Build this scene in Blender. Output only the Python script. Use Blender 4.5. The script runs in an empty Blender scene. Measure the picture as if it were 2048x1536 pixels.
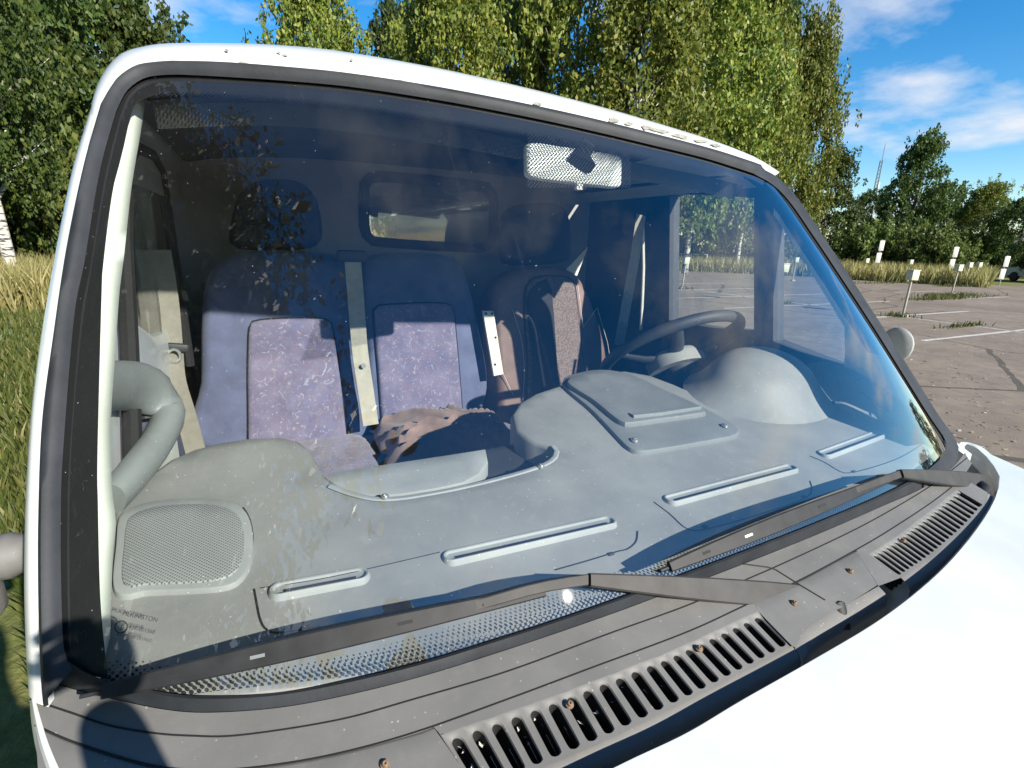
import bpy, bmesh, math, random
from mathutils import Vector, Matrix, noise, geometry
random.seed(7)
S = bpy.context.scene
COL = S.collection
rad = math.radians

# ------------------------------------------------------------------ camera
CP = Vector((-0.6308, -0.5608, 1.7993)); YAW, PITCH, ROLL, FPX = 0.4580, 0.2741, 0.0294, 1025.54
_f = Vector((math.sin(YAW)*math.cos(PITCH), math.cos(YAW)*math.cos(PITCH), -math.sin(PITCH)))
_r0 = Vector((math.cos(YAW), -math.sin(YAW), 0)); _u0 = _r0.cross(_f)
_r = _r0*math.cos(ROLL)+_u0*math.sin(ROLL); _u = _u0*math.cos(ROLL)-_r0*math.sin(ROLL)
cd = bpy.data.cameras.new('camera'); cam = bpy.data.objects.new('camera', cd); COL.objects.link(cam)
cd.sensor_width = 36; cd.lens = FPX/2048*36; cd.clip_start = .02; cd.clip_end = 2000
m = Matrix.Identity(4)
for i in range(3): m[i][0], m[i][1], m[i][2], m[i][3] = _r[i], _u[i], -_f[i], CP[i]
cam.matrix_world = m
S.camera = cam
S.render.resolution_x, S.render.resolution_y = 1024, 768

# ------------------------------------------------------------------ sky, sun, exposure
SUN = Vector((0.31, -0.77, 0.43)).normalized()
W = bpy.data.worlds.new('World'); S.world = W; W.use_nodes = True
wt = W.node_tree; wt.nodes.clear()
def wn(t, **k):
    n = wt.nodes.new(t)
    for a, b in k.items(): setattr(n, a, b)
    return n
sky = wn('ShaderNodeTexSky', sky_type='NISHITA', sun_disc=False)
sky.sun_elevation = math.asin(SUN.z); sky.sun_rotation = math.atan2(SUN.x, SUN.y)
sky.air_density = 1.0; sky.dust_density = .05; sky.ozone_density = 3.0
tc = wn('ShaderNodeTexCoord'); sep = wn('ShaderNodeSeparateXYZ'); wt.links.new(tc.outputs['Generated'], sep.inputs[0])
addz = wn('ShaderNodeMath', operation='ADD'); wt.links.new(sep.outputs['Z'], addz.inputs[0]); addz.inputs[1].default_value = .18
mx0 = wn('ShaderNodeMath', operation='MAXIMUM'); wt.links.new(addz.outputs[0], mx0.inputs[0]); mx0.inputs[1].default_value = .05
dx = wn('ShaderNodeMath', operation='DIVIDE'); dy = wn('ShaderNodeMath', operation='DIVIDE')
wt.links.new(sep.outputs['X'], dx.inputs[0]); wt.links.new(mx0.outputs[0], dx.inputs[1])
wt.links.new(sep.outputs['Y'], dy.inputs[0]); wt.links.new(mx0.outputs[0], dy.inputs[1])
cmb = wn('ShaderNodeCombineXYZ'); wt.links.new(dx.outputs[0], cmb.inputs[0]); wt.links.new(dy.outputs[0], cmb.inputs[1])
mp = wn('ShaderNodeMapping'); mp.inputs['Scale'].default_value = (1.1, 1.1, 1); mp.inputs['Location'].default_value = (3.55, .9, 0)
wt.links.new(cmb.outputs[0], mp.inputs[0])
nz = wn('ShaderNodeTexNoise'); nz.inputs['Scale'].default_value = 1.1; nz.inputs['Detail'].default_value = 9; nz.inputs['Roughness'].default_value = .56
wt.links.new(mp.outputs[0], nz.inputs['Vector'])
cr = wn('ShaderNodeValToRGB'); cr.color_ramp.elements[0].position = .53; cr.color_ramp.elements[1].position = .70
wt.links.new(nz.outputs[0], cr.inputs[0])
cm = wn('ShaderNodeMix', data_type='RGBA'); wt.links.new(cr.outputs[0], cm.inputs[0])
hs = wn('ShaderNodeHueSaturation'); hs.inputs['Saturation'].default_value = 1.4; wt.links.new(sky.outputs[0], hs.inputs['Color'])
wt.links.new(hs.outputs[0], cm.inputs[6]); cm.inputs[7].default_value = (4.6, 4.8, 5.2, 1)
bg = wn('ShaderNodeBackground'); bg.inputs[1].default_value = .09; wt.links.new(cm.outputs[2], bg.inputs[0])
wo = wn('ShaderNodeOutputWorld'); wt.links.new(bg.outputs[0], wo.inputs[0])
sl = bpy.data.lights.new('sun', 'SUN'); sl.energy = 5.0; sl.angle = rad(.53); sl.color = (1, .93, .82)
so = bpy.data.objects.new('sun', sl); COL.objects.link(so); so.rotation_euler = (-SUN).to_track_quat('-Z', 'Y').to_euler(); so.location = (4, -6, 12)
vs = S.view_settings; vs.view_transform = 'Standard'; vs.look = 'None'; vs.gamma = 1; vs.exposure = 1.06; vs.use_curve_mapping = False
try:
    S.cycles.transparent_max_bounces = 24; S.cycles.max_bounces = 10
except Exception: pass

# ------------------------------------------------------------------ photo pixel -> ray -> surface
def ray(px, py): return (_r*((px-1024)/FPX) - _u*((py-768)/FPX) + _f)
def hit(F, px, py, t0=.2, t1=6.0, n=140):
    d = ray(px, py); a = t0; fa = F(CP+d*a)
    for i in range(1, n+1):
        b = t0*(t1/t0)**(i/n); fb = F(CP+d*b)
        if fa*fb <= 0:
            for _ in range(36):
                c = (a+b)/2; fc = F(CP+d*c)
                if fa*fc <= 0: b = c
                else: a, fa = c, fc
            return CP+d*((a+b)/2)
        a, fa = b, fb
    return CP+d*t1
def X_(px, py, X): d = ray(px, py); return CP+d*((X-CP.x)/d.x)
def Y_(px, py, Y): d = ray(px, py); return CP+d*((Y-CP.y)/d.y)
def Z_(px, py, Z): d = ray(px, py); return CP+d*((Z-CP.z)/d.z)
def gy(x, z):
    v = z-1.335; w = min(max(v/.725, 0), 1)
    return -.1045+.75*v+.12*x*x+.04*x**4-.02*w*(1-w)
def FG(off=0.): return lambda P: P.y-gy(P.x, P.z)-off
def G(px, py, off=0.): return hit(FG(off), px, py)
def cowlz(x, y): return 1.322+.36*(y-gy(x, 1.322))
def FC(off=0.): return lambda P: P.z-cowlz(P.x, P.y)-off
def C(px, py, off=0.): return hit(FC(off), px, py)
def hoodz(x, y): return 1.296+.17*(y+.25)-.045*x*x-.12*max(0, -.25-y)**2
def H(px, py, off=0.): return hit(lambda P: P.z-hoodz(P.x, P.y)-off, px, py)
def dashz(x, y): return 1.335+.2*y
def D(px, py, off=0.): return hit(lambda P: P.z-dashz(P.x, P.y)-off, px, py)
def spl(pts, n, closed=False):
    """smooth curve through points (any dimension), n samples evenly spaced"""
    P = [Vector(p) for p in pts]; out = []; N = len(P); L = N if closed else N-1
    for i in range(L):
        g = lambda k: P[k % N] if closed else P[min(max(k, 0), N-1)]
        a, b, c, d = g(i-1), g(i), g(i+1), g(i+2)
        for k in range(12):
            t = k/12
            out.append(.5*((2*b)+(c-a)*t+(2*a-5*b+4*c-d)*t*t+(3*b-a-3*c+d)*t**3))
    out.append(P[0].copy() if closed else P[-1].copy())
    return even(out, n, closed)
def even(P, n, closed=False):
    P = [Vector(p) for p in P]; ls = [0]
    for a, b in zip(P, P[1:]): ls.append(ls[-1]+(b-a).length)
    T = ls[-1]; res = []; j = 0; m_ = n if closed else n-1
    for i in range(n):
        s = T*i/m_
        while j < len(ls)-2 and ls[j+1] < s: j += 1
        q = (s-ls[j])/max(ls[j+1]-ls[j], 1e-9); res.append(P[j].lerp(P[j+1], min(q, 1)))
    return res
def lin(pts, n): return even(pts, n)

# ------------------------------------------------------------------ mesh helpers
def link(name, verts, faces, mat, parent=None, smooth=True, ang=38, uv=None):
    me = bpy.data.meshes.new(name); me.from_pydata([tuple(v) for v in verts], [], faces); me.update()
    bm = bmesh.new(); bm.from_mesh(me); bmesh.ops.remove_doubles(bm, verts=bm.verts, dist=1e-5) if uv is None else None
    bmesh.ops.recalc_face_normals(bm, faces=bm.faces) if uv is None else None
    bm.to_mesh(me); bm.free()
    if uv is not None:
        l = me.uv_layers.new(name='UVMap')
        for lp in me.loops: l.data[lp.index].uv = uv[lp.vertex_index]
    if smooth:
        for p in me.polygons: p.use_smooth = True
        me.set_sharp_from_angle(angle=rad(ang))
    me.materials.append(mat)
    o = bpy.data.objects.new(name, me); COL.objects.link(o)
    if parent: o.parent = parent
    return o
class MB:
    def __init__(s): s.v = []; s.f = []
    def add(s, v, f):
        b = len(s.v); s.v += [Vector(x) for x in v]; s.f += [[i+b for i in q] for q in f]; return s
    def grid(s, rows, closed=False):
        m_ = len(rows[0]); v = [p for r in rows for p in r]; f = []
        for i in range(len(rows)-1):
            for j in range(m_ if closed else m_-1):
                k = (j+1) % m_; f.append([i*m_+j, i*m_+k, (i+1)*m_+k, (i+1)*m_+j])
        return s.add(v, f)
    def slab(s, rows, off):
        """grid with thickness: off is a vector"""
        off = Vector(off); n, m_ = len(rows), len(rows[0])
        top = [p for r in rows for p in r]; v = top+[p+off for p in top]; K = n*m_; f = []
        for i in range(n-1):
            for j in range(m_-1):
                a, b, c, d = i*m_+j, i*m_+j+1, (i+1)*m_+j+1, (i+1)*m_+j
                f += [[a, b, c, d], [a+K, d+K, c+K, b+K]]
        ring = [j for j in range(m_)]+[i*m_+m_-1 for i in range(1, n)]+[(n-1)*m_+j for j in range(m_-2, -1, -1)]+[i*m_ for i in range(n-2, 0, -1)]
        for a, b in zip(ring, ring[1:]+ring[:1]): f.append([a, b, b+K, a+K])
        return s.add(v, f)
    def box(s, c, size, rot=None, bev=0.):
        bm = bmesh.new(); bmesh.ops.create_cube(bm, size=1)
        for v in bm.verts: v.co = Vector((v.co.x*size[0], v.co.y*size[1], v.co.z*size[2]))
        if bev: bmesh.ops.bevel(bm, geom=bm.edges[:], offset=bev, segments=2, affect='EDGES', profile=.5)
        M = rot.to_matrix() if hasattr(rot, 'to_matrix') else (rot or Matrix.Identity(3))
        bm.verts.index_update()
        s.add([M @ v.co+Vector(c) for v in bm.verts], [[v.index for v in f.verts] for f in bm.faces]); bm.free(); return s
    def tube(s, path, rads, seg=10, closed=False, cap=True, flat=1., up=None):
        P = [Vector(p) for p in path]; n = len(P)
        if not hasattr(rads, '__len__'): rads = [rads]*n
        rows = []; prev = None
        for i in range(n):
            t = (P[(i+1) % n]-P[i-1]) if closed else (P[min(i+1, n-1)]-P[max(i-1, 0)])
            t.normalize()
            if up is not None: a = Vector(up).cross(t)
            elif prev is None: a = t.orthogonal()
            else: a = prev-t*prev.dot(t)
            if a.length < 1e-6: a = t.orthogonal()
            a.normalize(); prev = a; b = t.cross(a)
            rows.append([P[i]+a*(math.cos(q)*rads[i])+b*(math.sin(q)*rads[i]*flat) for q in [2*math.pi*k/seg for k in range(seg)]])
        if closed: rows.append(rows[0])
        s.grid(rows, closed=True)
        if cap and not closed:
            b = len(s.v)-n*seg; s.f.append([b+k for k in range(seg)][::-1]); s.f.append([b+(n-1)*seg+k for k in range(seg)])
        return s
    def bar(s, path, w, h, up=(0, 0, 1)):
        """rectangular strip swept along a path; w, h scalars or lists"""
        P = [Vector(p) for p in path]; n = len(P); rows = []
        ww = w if hasattr(w, '__len__') else [w]*n; hh = h if hasattr(h, '__len__') else [h]*n
        for i in range(n):
            t = (P[min(i+1, n-1)]-P[max(i-1, 0)]).normalized(); a = t.cross(Vector(up)).normalized(); b = a.cross(t)
            w2, h2 = ww[i]/2, hh[i]/2; e = min(w2, h2)*.35
            rows.append([P[i]+a*x+b*z for x, z in ((-w2, -h2+e), (-w2, h2-e), (-w2+e, h2), (w2-e, h2), (w2, h2-e), (w2, -h2+e), (w2-e, -h2), (-w2+e, -h2))])
        s.grid(rows, closed=True); b = len(s.v)-n*8
        s.f.append([b+k for k in range(8)][::-1]); s.f.append([b+(n-1)*8+k for k in range(8)]); return s
    def prism(s, poly, off):
        off = Vector(off); n = len(poly); P = [Vector(p) for p in poly]
        tri = geometry.tessellate_polygon([P]); v = P+[p+off for p in P]; f = []
        for t in tri: f += [list(t), [i+n for i in reversed(t)]]
        for i in range(n): j = (i+1) % n; f.append([i, j, j+n, i+n])
        return s.add(v, f)
    def sheet(s, poly, lift, res, ax=(0, 1), down=(0, 0, -.05), rnd=.004):
        """fill a traced outline with a fine triangle net lying on lift(a,b)->Vector, rounded rim, skirt"""
        P2 = [Vector((p[ax[0]], p[ax[1]])) for p in poly]; n = len(P2)
        x0, x1 = min(p.x for p in P2), max(p.x for p in P2); y0, y1 = min(p.y for p in P2), max(p.y for p in P2)
        def inside(q):
            c = False
            for i in range(n):
                a, b = P2[i], P2[i-1]
                if (a.y > q.y) != (b.y > q.y) and q.x < (b.x-a.x)*(q.y-a.y)/(b.y-a.y)+a.x: c = not c
            return c
        pts = list(P2); i = 0
        yy = y0+res/2
        while yy < y1:
            xx = x0+res*(.5 if i % 2 else .99)
            while xx < x1:
                q = Vector((xx, yy))
                if inside(q) and min((q-p).length for p in P2) > res*.45: pts.append(q)
                xx += res
            yy += res*.87; i += 1
        r = geometry.delaunay_2d_cdt(pts, [], [list(range(n))], 1, 1e-6)
        V = [Vector(lift(q.x, q.y)) for q in r[0]]; F = [list(t) for t in r[2]]
        # boundary loop in output order
        from collections import Counter
        ec = Counter()
        for t in F:
            for a, b in zip(t, t[1:]+t[:1]): ec[(min(a, b), max(a, b))] += 1
        K = len(V); dn = Vector(down); dl = dn.normalized(); idx = {}
        cen = sum((Vector(lift(p.x, p.y)) for p in P2), Vector())/n
        nb = {}
        for (a, b), k in ec.items():
            if k == 1: nb.setdefault(a, []).append(b); nb.setdefault(b, []).append(a)
        for a, bs in nb.items():
            t = (V[bs[0]]-V[bs[-1]]).normalized() if len(bs) > 1 else Vector((1, 0, 0))
            o = t.cross(dl); o.normalize()
            # outward test in 2D
            q = V[a]+o*.003; q2 = Vector((q[ax[0]], q[ax[1]]))
            if inside(q2): o = -o
            idx[a] = len(V); V += [V[a]+o*rnd*.7+dl*rnd*.3, V[a]+o*rnd+dl*rnd, V[a]+o*rnd+dn]
        for (a, b), k in ec.items():
            if k == 1:
                i0, j0 = idx[a], idx[b]
                F += [[a, b, j0, i0], [i0, j0, j0+1, i0+1], [i0+1, j0+1, j0+2, i0+2]]
        return s.add(V, F)
    def puff(s, poly, nrm, depth, bulge, k=6, inset=.3):
        """cushion: closed outline, body behind it, softly rounded front"""
        P = [Vector(p) for p in poly]; nrm = Vector(nrm).normalized(); c = sum(P, Vector())/len(P); rows = [[p-nrm*depth for p in P]]
        rows.append([p-nrm*bulge*.9 for p in P])
        for i in range(k+1):
            a = i/k*math.pi/2; f = 1-inset*(1-math.cos(a))
            rows.append([c+(p-c)*f+nrm*(bulge*(math.sin(a)-.9)) for p in P])
        rows.append([c+(p-c)*(1-inset)*.55+nrm*(bulge*.16) for p in P])
        rows.append([c+(p-c)*.04+nrm*(bulge*.18) for p in P])
        s.grid(rows, closed=True); b = len(s.v)-len(P); s.f.append([b+i for i in range(len(P))])
        b = len(s.v)-len(rows)*len(P); s.f.append([b+i for i in range(len(P))][::-1]); return s
    def ball(s, c, r, seg=14, rings=9, rot=None):
        c = Vector(c); r = Vector(r) if hasattr(r, '__len__') else Vector((r, r, r)); M = rot or Matrix.Identity(3)
        rows = [[c+M @ Vector((r.x*math.sin(t)*math.cos(q), r.y*math.sin(t)*math.sin(q), r.z*math.cos(t))) for q in [2*math.pi*k/seg for k in range(seg)]] for t in [math.pi*(i+.02)/(rings+.04) for i in range(rings+1)]]
        return s.grid(rows, closed=True)
    def build(s, name, mat, parent=None, smooth=True, ang=38): return link(name, s.v, s.f, mat, parent, smooth, ang)
def empty(name, loc=(0, 0, 0)):
    o = bpy.data.objects.new(name, None); COL.objects.link(o); o.location = loc; o.empty_display_size = .2; return o
def tag(o, label=None, cat=None, group=None, kind=None):
    if label: o['label'] = label
    if cat: o['category'] = cat
    if group: o['group'] = group
    if kind: o['kind'] = kind
    return o

# ------------------------------------------------------------------ materials
class NT:
    def __init__(s, name):
        s.m = bpy.data.materials.new(name); s.m.use_nodes = True; s.t = s.m.node_tree; s.t.nodes.clear()
        s.out = s.n('ShaderNodeOutputMaterial')
    def n(s, t, ins=None, **k):
        x = s.t.nodes.new(t)
        for a, b in k.items(): setattr(x, a, b)
        for a, b in (ins or {}).items():
            if hasattr(b, 'default_value') or b.__class__.__name__.startswith('NodeSocket'): s.t.links.new(b, x.inputs[a])
            else: x.inputs[a].default_value = b
        return x
    def math(s, op, a, b=0., c=None):
        i = {0: a, 1: b}
        if c is not None: i[2] = c
        return s.n('ShaderNodeMath', i, operation=op).outputs[0]
    def coord(s, kind='Object', scale=None):
        o = s.n('ShaderNodeTexCoord').outputs[kind]
        if scale is not None: o = s.n('ShaderNodeMapping', {'Vector': o, 'Scale': scale}).outputs[0]
        return o
    def noise(s, scale, detail=4, rough=.55, co=None): return s.n('ShaderNodeTexNoise', {'Vector': co or s.coord(), 'Scale': scale, 'Detail': detail, 'Roughness': rough}).outputs[0]
    def ramp(s, fac, stops):
        x = s.n('ShaderNodeValToRGB', {0: fac}); e = x.color_ramp.elements
        while len(e) < len(stops): e.new(.5)
        for q, (p, c) in zip(e, stops): q.position = p; q.color = (c, c, c, 1) if not hasattr(c, '__len__') else (*c, 1)
        return x.outputs[0]
    def mix(s, f, a, b): return s.n('ShaderNodeMix', {0: f, 6: a if not isinstance(a, tuple) else (*a, 1), 7: b if not isinstance(b, tuple) else (*b, 1)}, data_type='RGBA').outputs[2]
    def bump(s, h, strength=.3, dist=.002): return s.n('ShaderNodeBump', {'Height': h, 'Strength': strength, 'Distance': dist}).outputs[0]
    def pbr(s, col, rough=.5, nrm=None, metal=0., spec=.5, coat=0., sheen=0.):
        i = {'Base Color': col if not isinstance(col, tuple) else (*col, 1), 'Roughness': rough, 'Metallic': metal, 'Specular IOR Level': spec, 'Coat Weight': coat, 'Sheen Weight': sheen}
        if nrm is not None: i['Normal'] = nrm
        x = s.n('ShaderNodeBsdfPrincipled', i); s.t.links.new(x.outputs[0], s.out.inputs[0]); return s.m
def simple(name, col, rough=.5, var=.25, scale=6, bscale=0, bstr=.2, metal=0., dark=None, bdist=.002, spec=.5, coat=0., sheen=0.):
    t = NT(name); nz_ = t.noise(scale, 6)
    d = dark or tuple(c*(1-var) for c in col); l = tuple(min(1, c*(1+var*.5)) for c in col)
    colr = t.ramp(nz_, [(.3, d), (.7, l)])
    nr = t.bump(t.noise(bscale, 3), bstr, bdist) if bscale else None
    return t.pbr(colr, rough, nr, metal, spec, coat, sheen)
M = {}
def paint():
    t = NT('white_paint'); n1 = t.noise(5, 5); n2 = t.noise(60, 3)
    col = t.ramp(n1, [(.35, (.46, .485, .48)), (.65, (.54, .56, .55))]); col = t.mix(t.ramp(t.noise(1.7, 7, .65), [(.52, 0), (.78, .35)]), col, (.43, .43, .405))
    sp = t.ramp(n2, [(.74, 0), (.78, 1)]); col = t.mix(sp, col, (.45, .43, .4))
    return t.pbr(col, .32, None, 0, .5, .35)
M['paint'] = paint()
M['inner_paint'] = simple('pillar_trim', (.62, .65, .58), .5, .12, 8)
M['rubber'] = simple('seal_rubber', (.020, .023, .028), .62, .35, 20, 150, .15, spec=.3)
M['black'] = simple('black_plastic', (.016, .017, .019), .6, .4, 40, spec=.3)
M['dark'] = simple('dark_cavity', (.008, .008, .009), .8, .3)
M['wiper'] = simple('wiper_metal', (.036, .035, .034), .6, .3, 30, 300, .1, spec=.3)
def plastic(name, col, dirt, fine=1400):
    t = NT(name); n1 = t.noise(7, 6); n2 = t.noise(45, 4); n3 = t.noise(fine, 2)
    c = t.ramp(n1, [(.35, tuple(x*.86 for x in col)), (.68, tuple(x*1.1 for x in col))])
    c = t.mix(t.ramp(n2, [(.55, 0), (.8, .5)]), c, dirt)
    v = t.n('ShaderNodeTexVoronoi', {'Vector': t.coord(), 'Scale': 170.}); vc = t.n('ShaderNodeSeparateColor', {0: v.outputs['Color']})
    c = t.mix(t.math('MULTIPLY', t.math('LESS_THAN', v.outputs['Distance'], t.math('MULTIPLY', t.math('POWER', vc.outputs[0], 7.), .22)), .55), c, tuple(min(1, x*2.2) for x in dirt))
    n4 = t.noise(2.3, 8, .7); c = t.mix(t.ramp(n4, [(.5, 0), (.62, .22), (.7, .05)]), c, tuple(x*.6 for x in col))
    return t.pbr(c, t.ramp(n1, [(.3, .5), (.7, .64)]), t.bump(n3, .25, .0008), 0, .4)
M['cowl'] = plastic('cowl_plastic', (.125, .125, .122), (.17, .16, .145))
M['dash'] = plastic('dash_plastic', (.235, .236, .228), (.29, .283, .263))
M['dash2'] = plastic('dash_plastic_pale', (.29, .30, .295), (.34, .34, .32))
M['dash3'] = plastic('dash_plastic_worn', (.165, .174, .174), (.21, .21, .20))
M['handle'] = plastic('handle_plastic', (.205, .222, .22), (.25, .255, .24))
M['darkplastic'] = plastic('wheel_plastic', (.035, .037, .042), (.05, .05, .055))
M['headliner'] = simple('headliner_cloth', (.05, .049, .05), .9, .2, 10, 500, .3)
M['bulkhead'] = simple('bulkhead_panel', (.33, .315, .31), .75, .2, 4)
M['seatside'] = simple('seat_cloth_blue', (.10, .113, .195), .9, .25, 14, 700, .5, sheen=.15)
def fabric():
    t = NT('seat_print_cloth'); co = t.coord()
    base = t.ramp(t.noise(13, 5), [(.35, (.12, .11, .18)), (.7, (.185, .165, .24))])
    def marks(scale, thr, w, off):
        c2 = t.n('ShaderNodeMapping', {'Vector': co, 'Location': off}).outputs[0]
        wv = t.n('ShaderNodeTexNoise', {'Vector': c2, 'Scale': scale*1.5, 'Detail': 0.}).outputs['Color']
        c3 = t.n('ShaderNodeMixRGB', {0: .06, 1: c2, 2: wv}).outputs[0]
        v = t.n('ShaderNodeTexVoronoi', {'Vector': c3, 'Scale': scale}, feature='DISTANCE_TO_EDGE').outputs[0]
        rnd = t.n('ShaderNodeTexNoise', {'Vector': c2, 'Scale': scale*2.6, 'Detail': 0.}).outputs[0]
        e = t.math('LESS_THAN', v, w); r_ = t.math('GREATER_THAN', rnd, thr)
        return t.math('MULTIPLY', e, r_)
    def bars(sx, sz, thr, off):
        c2 = t.n('ShaderNodeMapping', {'Vector': co, 'Location': off, 'Scale': (sx, 1, sz)}).outputs[0]
        b = t.n('ShaderNodeTexBrick', {'Vector': t.n('ShaderNodeMapping', {'Vector': c2, 'Rotation': (rad(90), 0, 0)}).outputs[0], 'Scale': 1., 'Mortar Size': .0, 'Color1': (0, 0, 0, 1), 'Color2': (1, 1, 1, 1)}).outputs[0]
        return t.math('GREATER_THAN', b, thr)
    k = t.math('MAXIMUM', marks(21, .60, .022, (0, 0, 0)), marks(36, .63, .035, (.3, .2, .1)))
    d_ = t.n('ShaderNodeTexVoronoi', {'Vector': co, 'Scale': 22.}).outputs[0]
    k = t.math('MAXIMUM', k, t.math('LESS_THAN', d_, .10))
    col = t.mix(t.math('MULTIPLY', k, .42), base, (.40, .39, .45))
    k2 = bars(26, 40, .86, (.1, 0, .2)); col = t.mix(t.math('MULTIPLY', k2, .16), col, (.28, .15, .18))
    return t.pbr(col, .92, t.bump(t.noise(900, 2), .4, .001), 0, .2, 0, .3)
M['fabric'] = fabric()
M['brown'] = simple('seat_cover_brown', (.17, .105, .088), .6, .25, 18, 420, .3)
def weave():
    t = NT('seat_cover_weave'); v = t.n('ShaderNodeTexVoronoi', {'Vector': t.coord(), 'Scale': 150., 'Randomness': .8}).outputs[0]
    return t.pbr(t.ramp(v, [(.2, (.17, .135, .125)), (.6, (.085, .065, .06))]), .8, t.bump(v, .5, .002))
M['weave'] = weave()
M['blackcloth'] = simple('black_cloth', (.014, .015, .02), .9, .4, 20, 500, .4)
M['headcloth'] = simple('headrest_cloth', (.018, .022, .04), .9, .3, 20, 500, .4)
M['stitch'] = simple('stitch_thread', (.55, .50, .46), .8, .1)
M['cloth'] = simple('garment_cloth', (.20, .135, .115), .95, .3, 25, 600, .4, sheen=.2)
M['belt'] = simple('belt_webbing', (.20, .185, .155), .8, .15, 40, 900, .5)
M['beltlight'] = simple('belt_webbing_worn', (.36, .34, .28), .8, .15, 40, 900, .5)
M['metal'] = simple('bare_metal', (.55, .55, .53), .35, .2, 30, metal=.8)
M['palemetal'] = simple('pale_bracket', (.62, .60, .52), .5, .15, 20)
M['screw'] = simple('rusty_screw', (.30, .21, .14), .5, .5, 300, metal=.5)
M['mark'] = simple('glass_print', (.012, .012, .012), .6, .1)
M['stain'] = simple('chipped_paint', (.24, .24, .21), .8, .4, 80)
def glassmat(name, tint, dust, refl=1.9):
    t = NT(name); co = t.coord()
    ge = t.n('ShaderNodeNewGeometry'); dt = t.n('ShaderNodeVectorMath', {0: ge.outputs['Normal'], 1: ge.outputs['Incoming']}, operation='DOT_PRODUCT').outputs['Value']
    fr = t.math('ADD', t.math('MULTIPLY', t.math('POWER', t.math('SUBTRACT', 1., t.math('ABSOLUTE', dt)), 5.), .96), .04); fr = t.math('MINIMUM', t.math('MULTIPLY', fr, refl), 1.)
    tr = t.n('ShaderNodeBsdfTransparent', {'Color': (*tint, 1)}).outputs[0]
    gl = t.n('ShaderNodeBsdfGlossy', {'Color': (1, 1, 1, 1), 'Roughness': .008 if dust else 0.}).outputs[0]
    a = t.n('ShaderNodeMixShader', {0: fr, 1: tr, 2: gl}).outputs[0]
    if dust:
        sp = t.n('ShaderNodeTexVoronoi', {'Vector': co, 'Scale': 62.}); cell = t.n('ShaderNodeSeparateColor', {0: sp.outputs['Color']})
        big = t.math('LESS_THAN', sp.outputs['Distance'], t.math('MULTIPLY', t.math('POWER', cell.outputs[0], 6.), .045))
        sp2 = t.n('ShaderNodeTexVoronoi', {'Vector': co, 'Scale': 150.}); c2 = t.n('ShaderNodeSeparateColor', {0: sp2.outputs['Color']})
        sm = t.math('LESS_THAN', sp2.outputs['Distance'], t.math('MULTIPLY', t.math('POWER', c2.outputs[1], 6.), .09))
        sm2 = t.math('MAXIMUM', big, sm)
        film = t.ramp(t.noise(3.2, 7, .65), [(.42, .001), (.75, .010)])
        st = t.n('ShaderNodeMapping', {'Vector': co, 'Scale': (60, 3, 3)}).outputs[0]
        streak = t.ramp(t.noise(1., 3, .5, st), [(.64, 0), (.80, .008)])
        f = t.math('ADD', film, streak); f = t.math('ADD', f, t.math('MULTIPLY', sm2, .55))
        df = t.n('ShaderNodeBsdfDiffuse', {'Color': (.72, .74, .78, 1)}).outputs[0]
        tl = t.n('ShaderNodeBsdfTranslucent', {'Color': (.5, .5, .5, 1)}).outputs[0]
        dd = t.n('ShaderNodeMixShader', {0: .3, 1: df, 2: tl}).outputs[0]
        a = t.n('ShaderNodeMixShader', {0: f, 1: a, 2: dd}).outputs[0]
    t.t.links.new(a, t.out.inputs[0]); return t.m
M['windshield'] = glassmat('windshield_glass', (.91, .945, .935), True, 2.7)
M['sideglass'] = glassmat('side_glass', (.96, .98, .98), False, .8)
M['bulkglass'] = glassmat('bulkhead_glass', (.5, .5, .5), False, 1.5)
def frit(name, r0, r1, power=1., pitch=.006):
    """printed ceramic dots on the glass: UV in metres, v second coordinate 0..1 in third via vertex attr"""
    t = NT(name); uv = t.n('ShaderNodeTexCoord').outputs['UV']; s_ = t.n('ShaderNodeSeparateXYZ', {0: uv})
    vv = t.math('FRACT', s_.outputs[1]); row = s_.outputs[1]
    # u: metres along, v: integer part = metres*1000 across is avoided; use object coords for the dot raster
    co = t.n('ShaderNodeMapping', {'Vector': t.coord(), 'Scale': (1/pitch, 0, 1.25/pitch), 'Rotation': (0, rad(45), 0)}).outputs[0]
    vo = t.n('ShaderNodeTexVoronoi', {'Vector': co, 'Scale': 1., 'Randomness': 0.}, voronoi_dimensions='3D').outputs[0]
    rr = t.math('ADD', r0, t.math('MULTIPLY', t.math('POWER', row, power), r1-r0))
    k = t.math('LESS_THAN', vo, rr)
    bl = t.n('ShaderNodeBsdfPrincipled', {'Base Color': (.008, .008, .009, 1), 'Roughness': .5}).outputs[0]
    tr = t.n('ShaderNodeBsdfTransparent').outputs[0]
    t.t.links.new(t.n('ShaderNodeMixShader', {0: k, 1: tr, 2: bl}).outputs[0], t.out.inputs[0]); return t.m
M['frit_solid'] = simple('frit_black', (.009, .009, .010), .5, .2)
M['frit_fade'] = frit('frit_dots_fading', .75, .05, 1.3, .0042)
M['frit_bottom'] = frit('frit_dots_bottom', .50, .16, 1.0, .0050)
M['frit_patch'] = frit('frit_dots_mirror', .34, .34, 1., .0052)
def speaker():
    t = NT('speaker_mesh'); co = t.n('ShaderNodeMapping', {'Vector': t.coord(), 'Scale': (1/.0038, 1/.0038, 0), 'Rotation': (0, 0, rad(45))}).outputs[0]
    v = t.n('ShaderNodeTexVoronoi', {'Vector': co, 'Scale': 1., 'Randomness': 0.}).outputs[0]
    k = t.math('LESS_THAN', v, .33)
    return t.pbr(t.mix(k, (.28, .29, .285), (.10, .105, .105)), .6, t.bump(t.math('MULTIPLY', k, -1.), .5, .002))
M['speaker'] = speaker()

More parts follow.
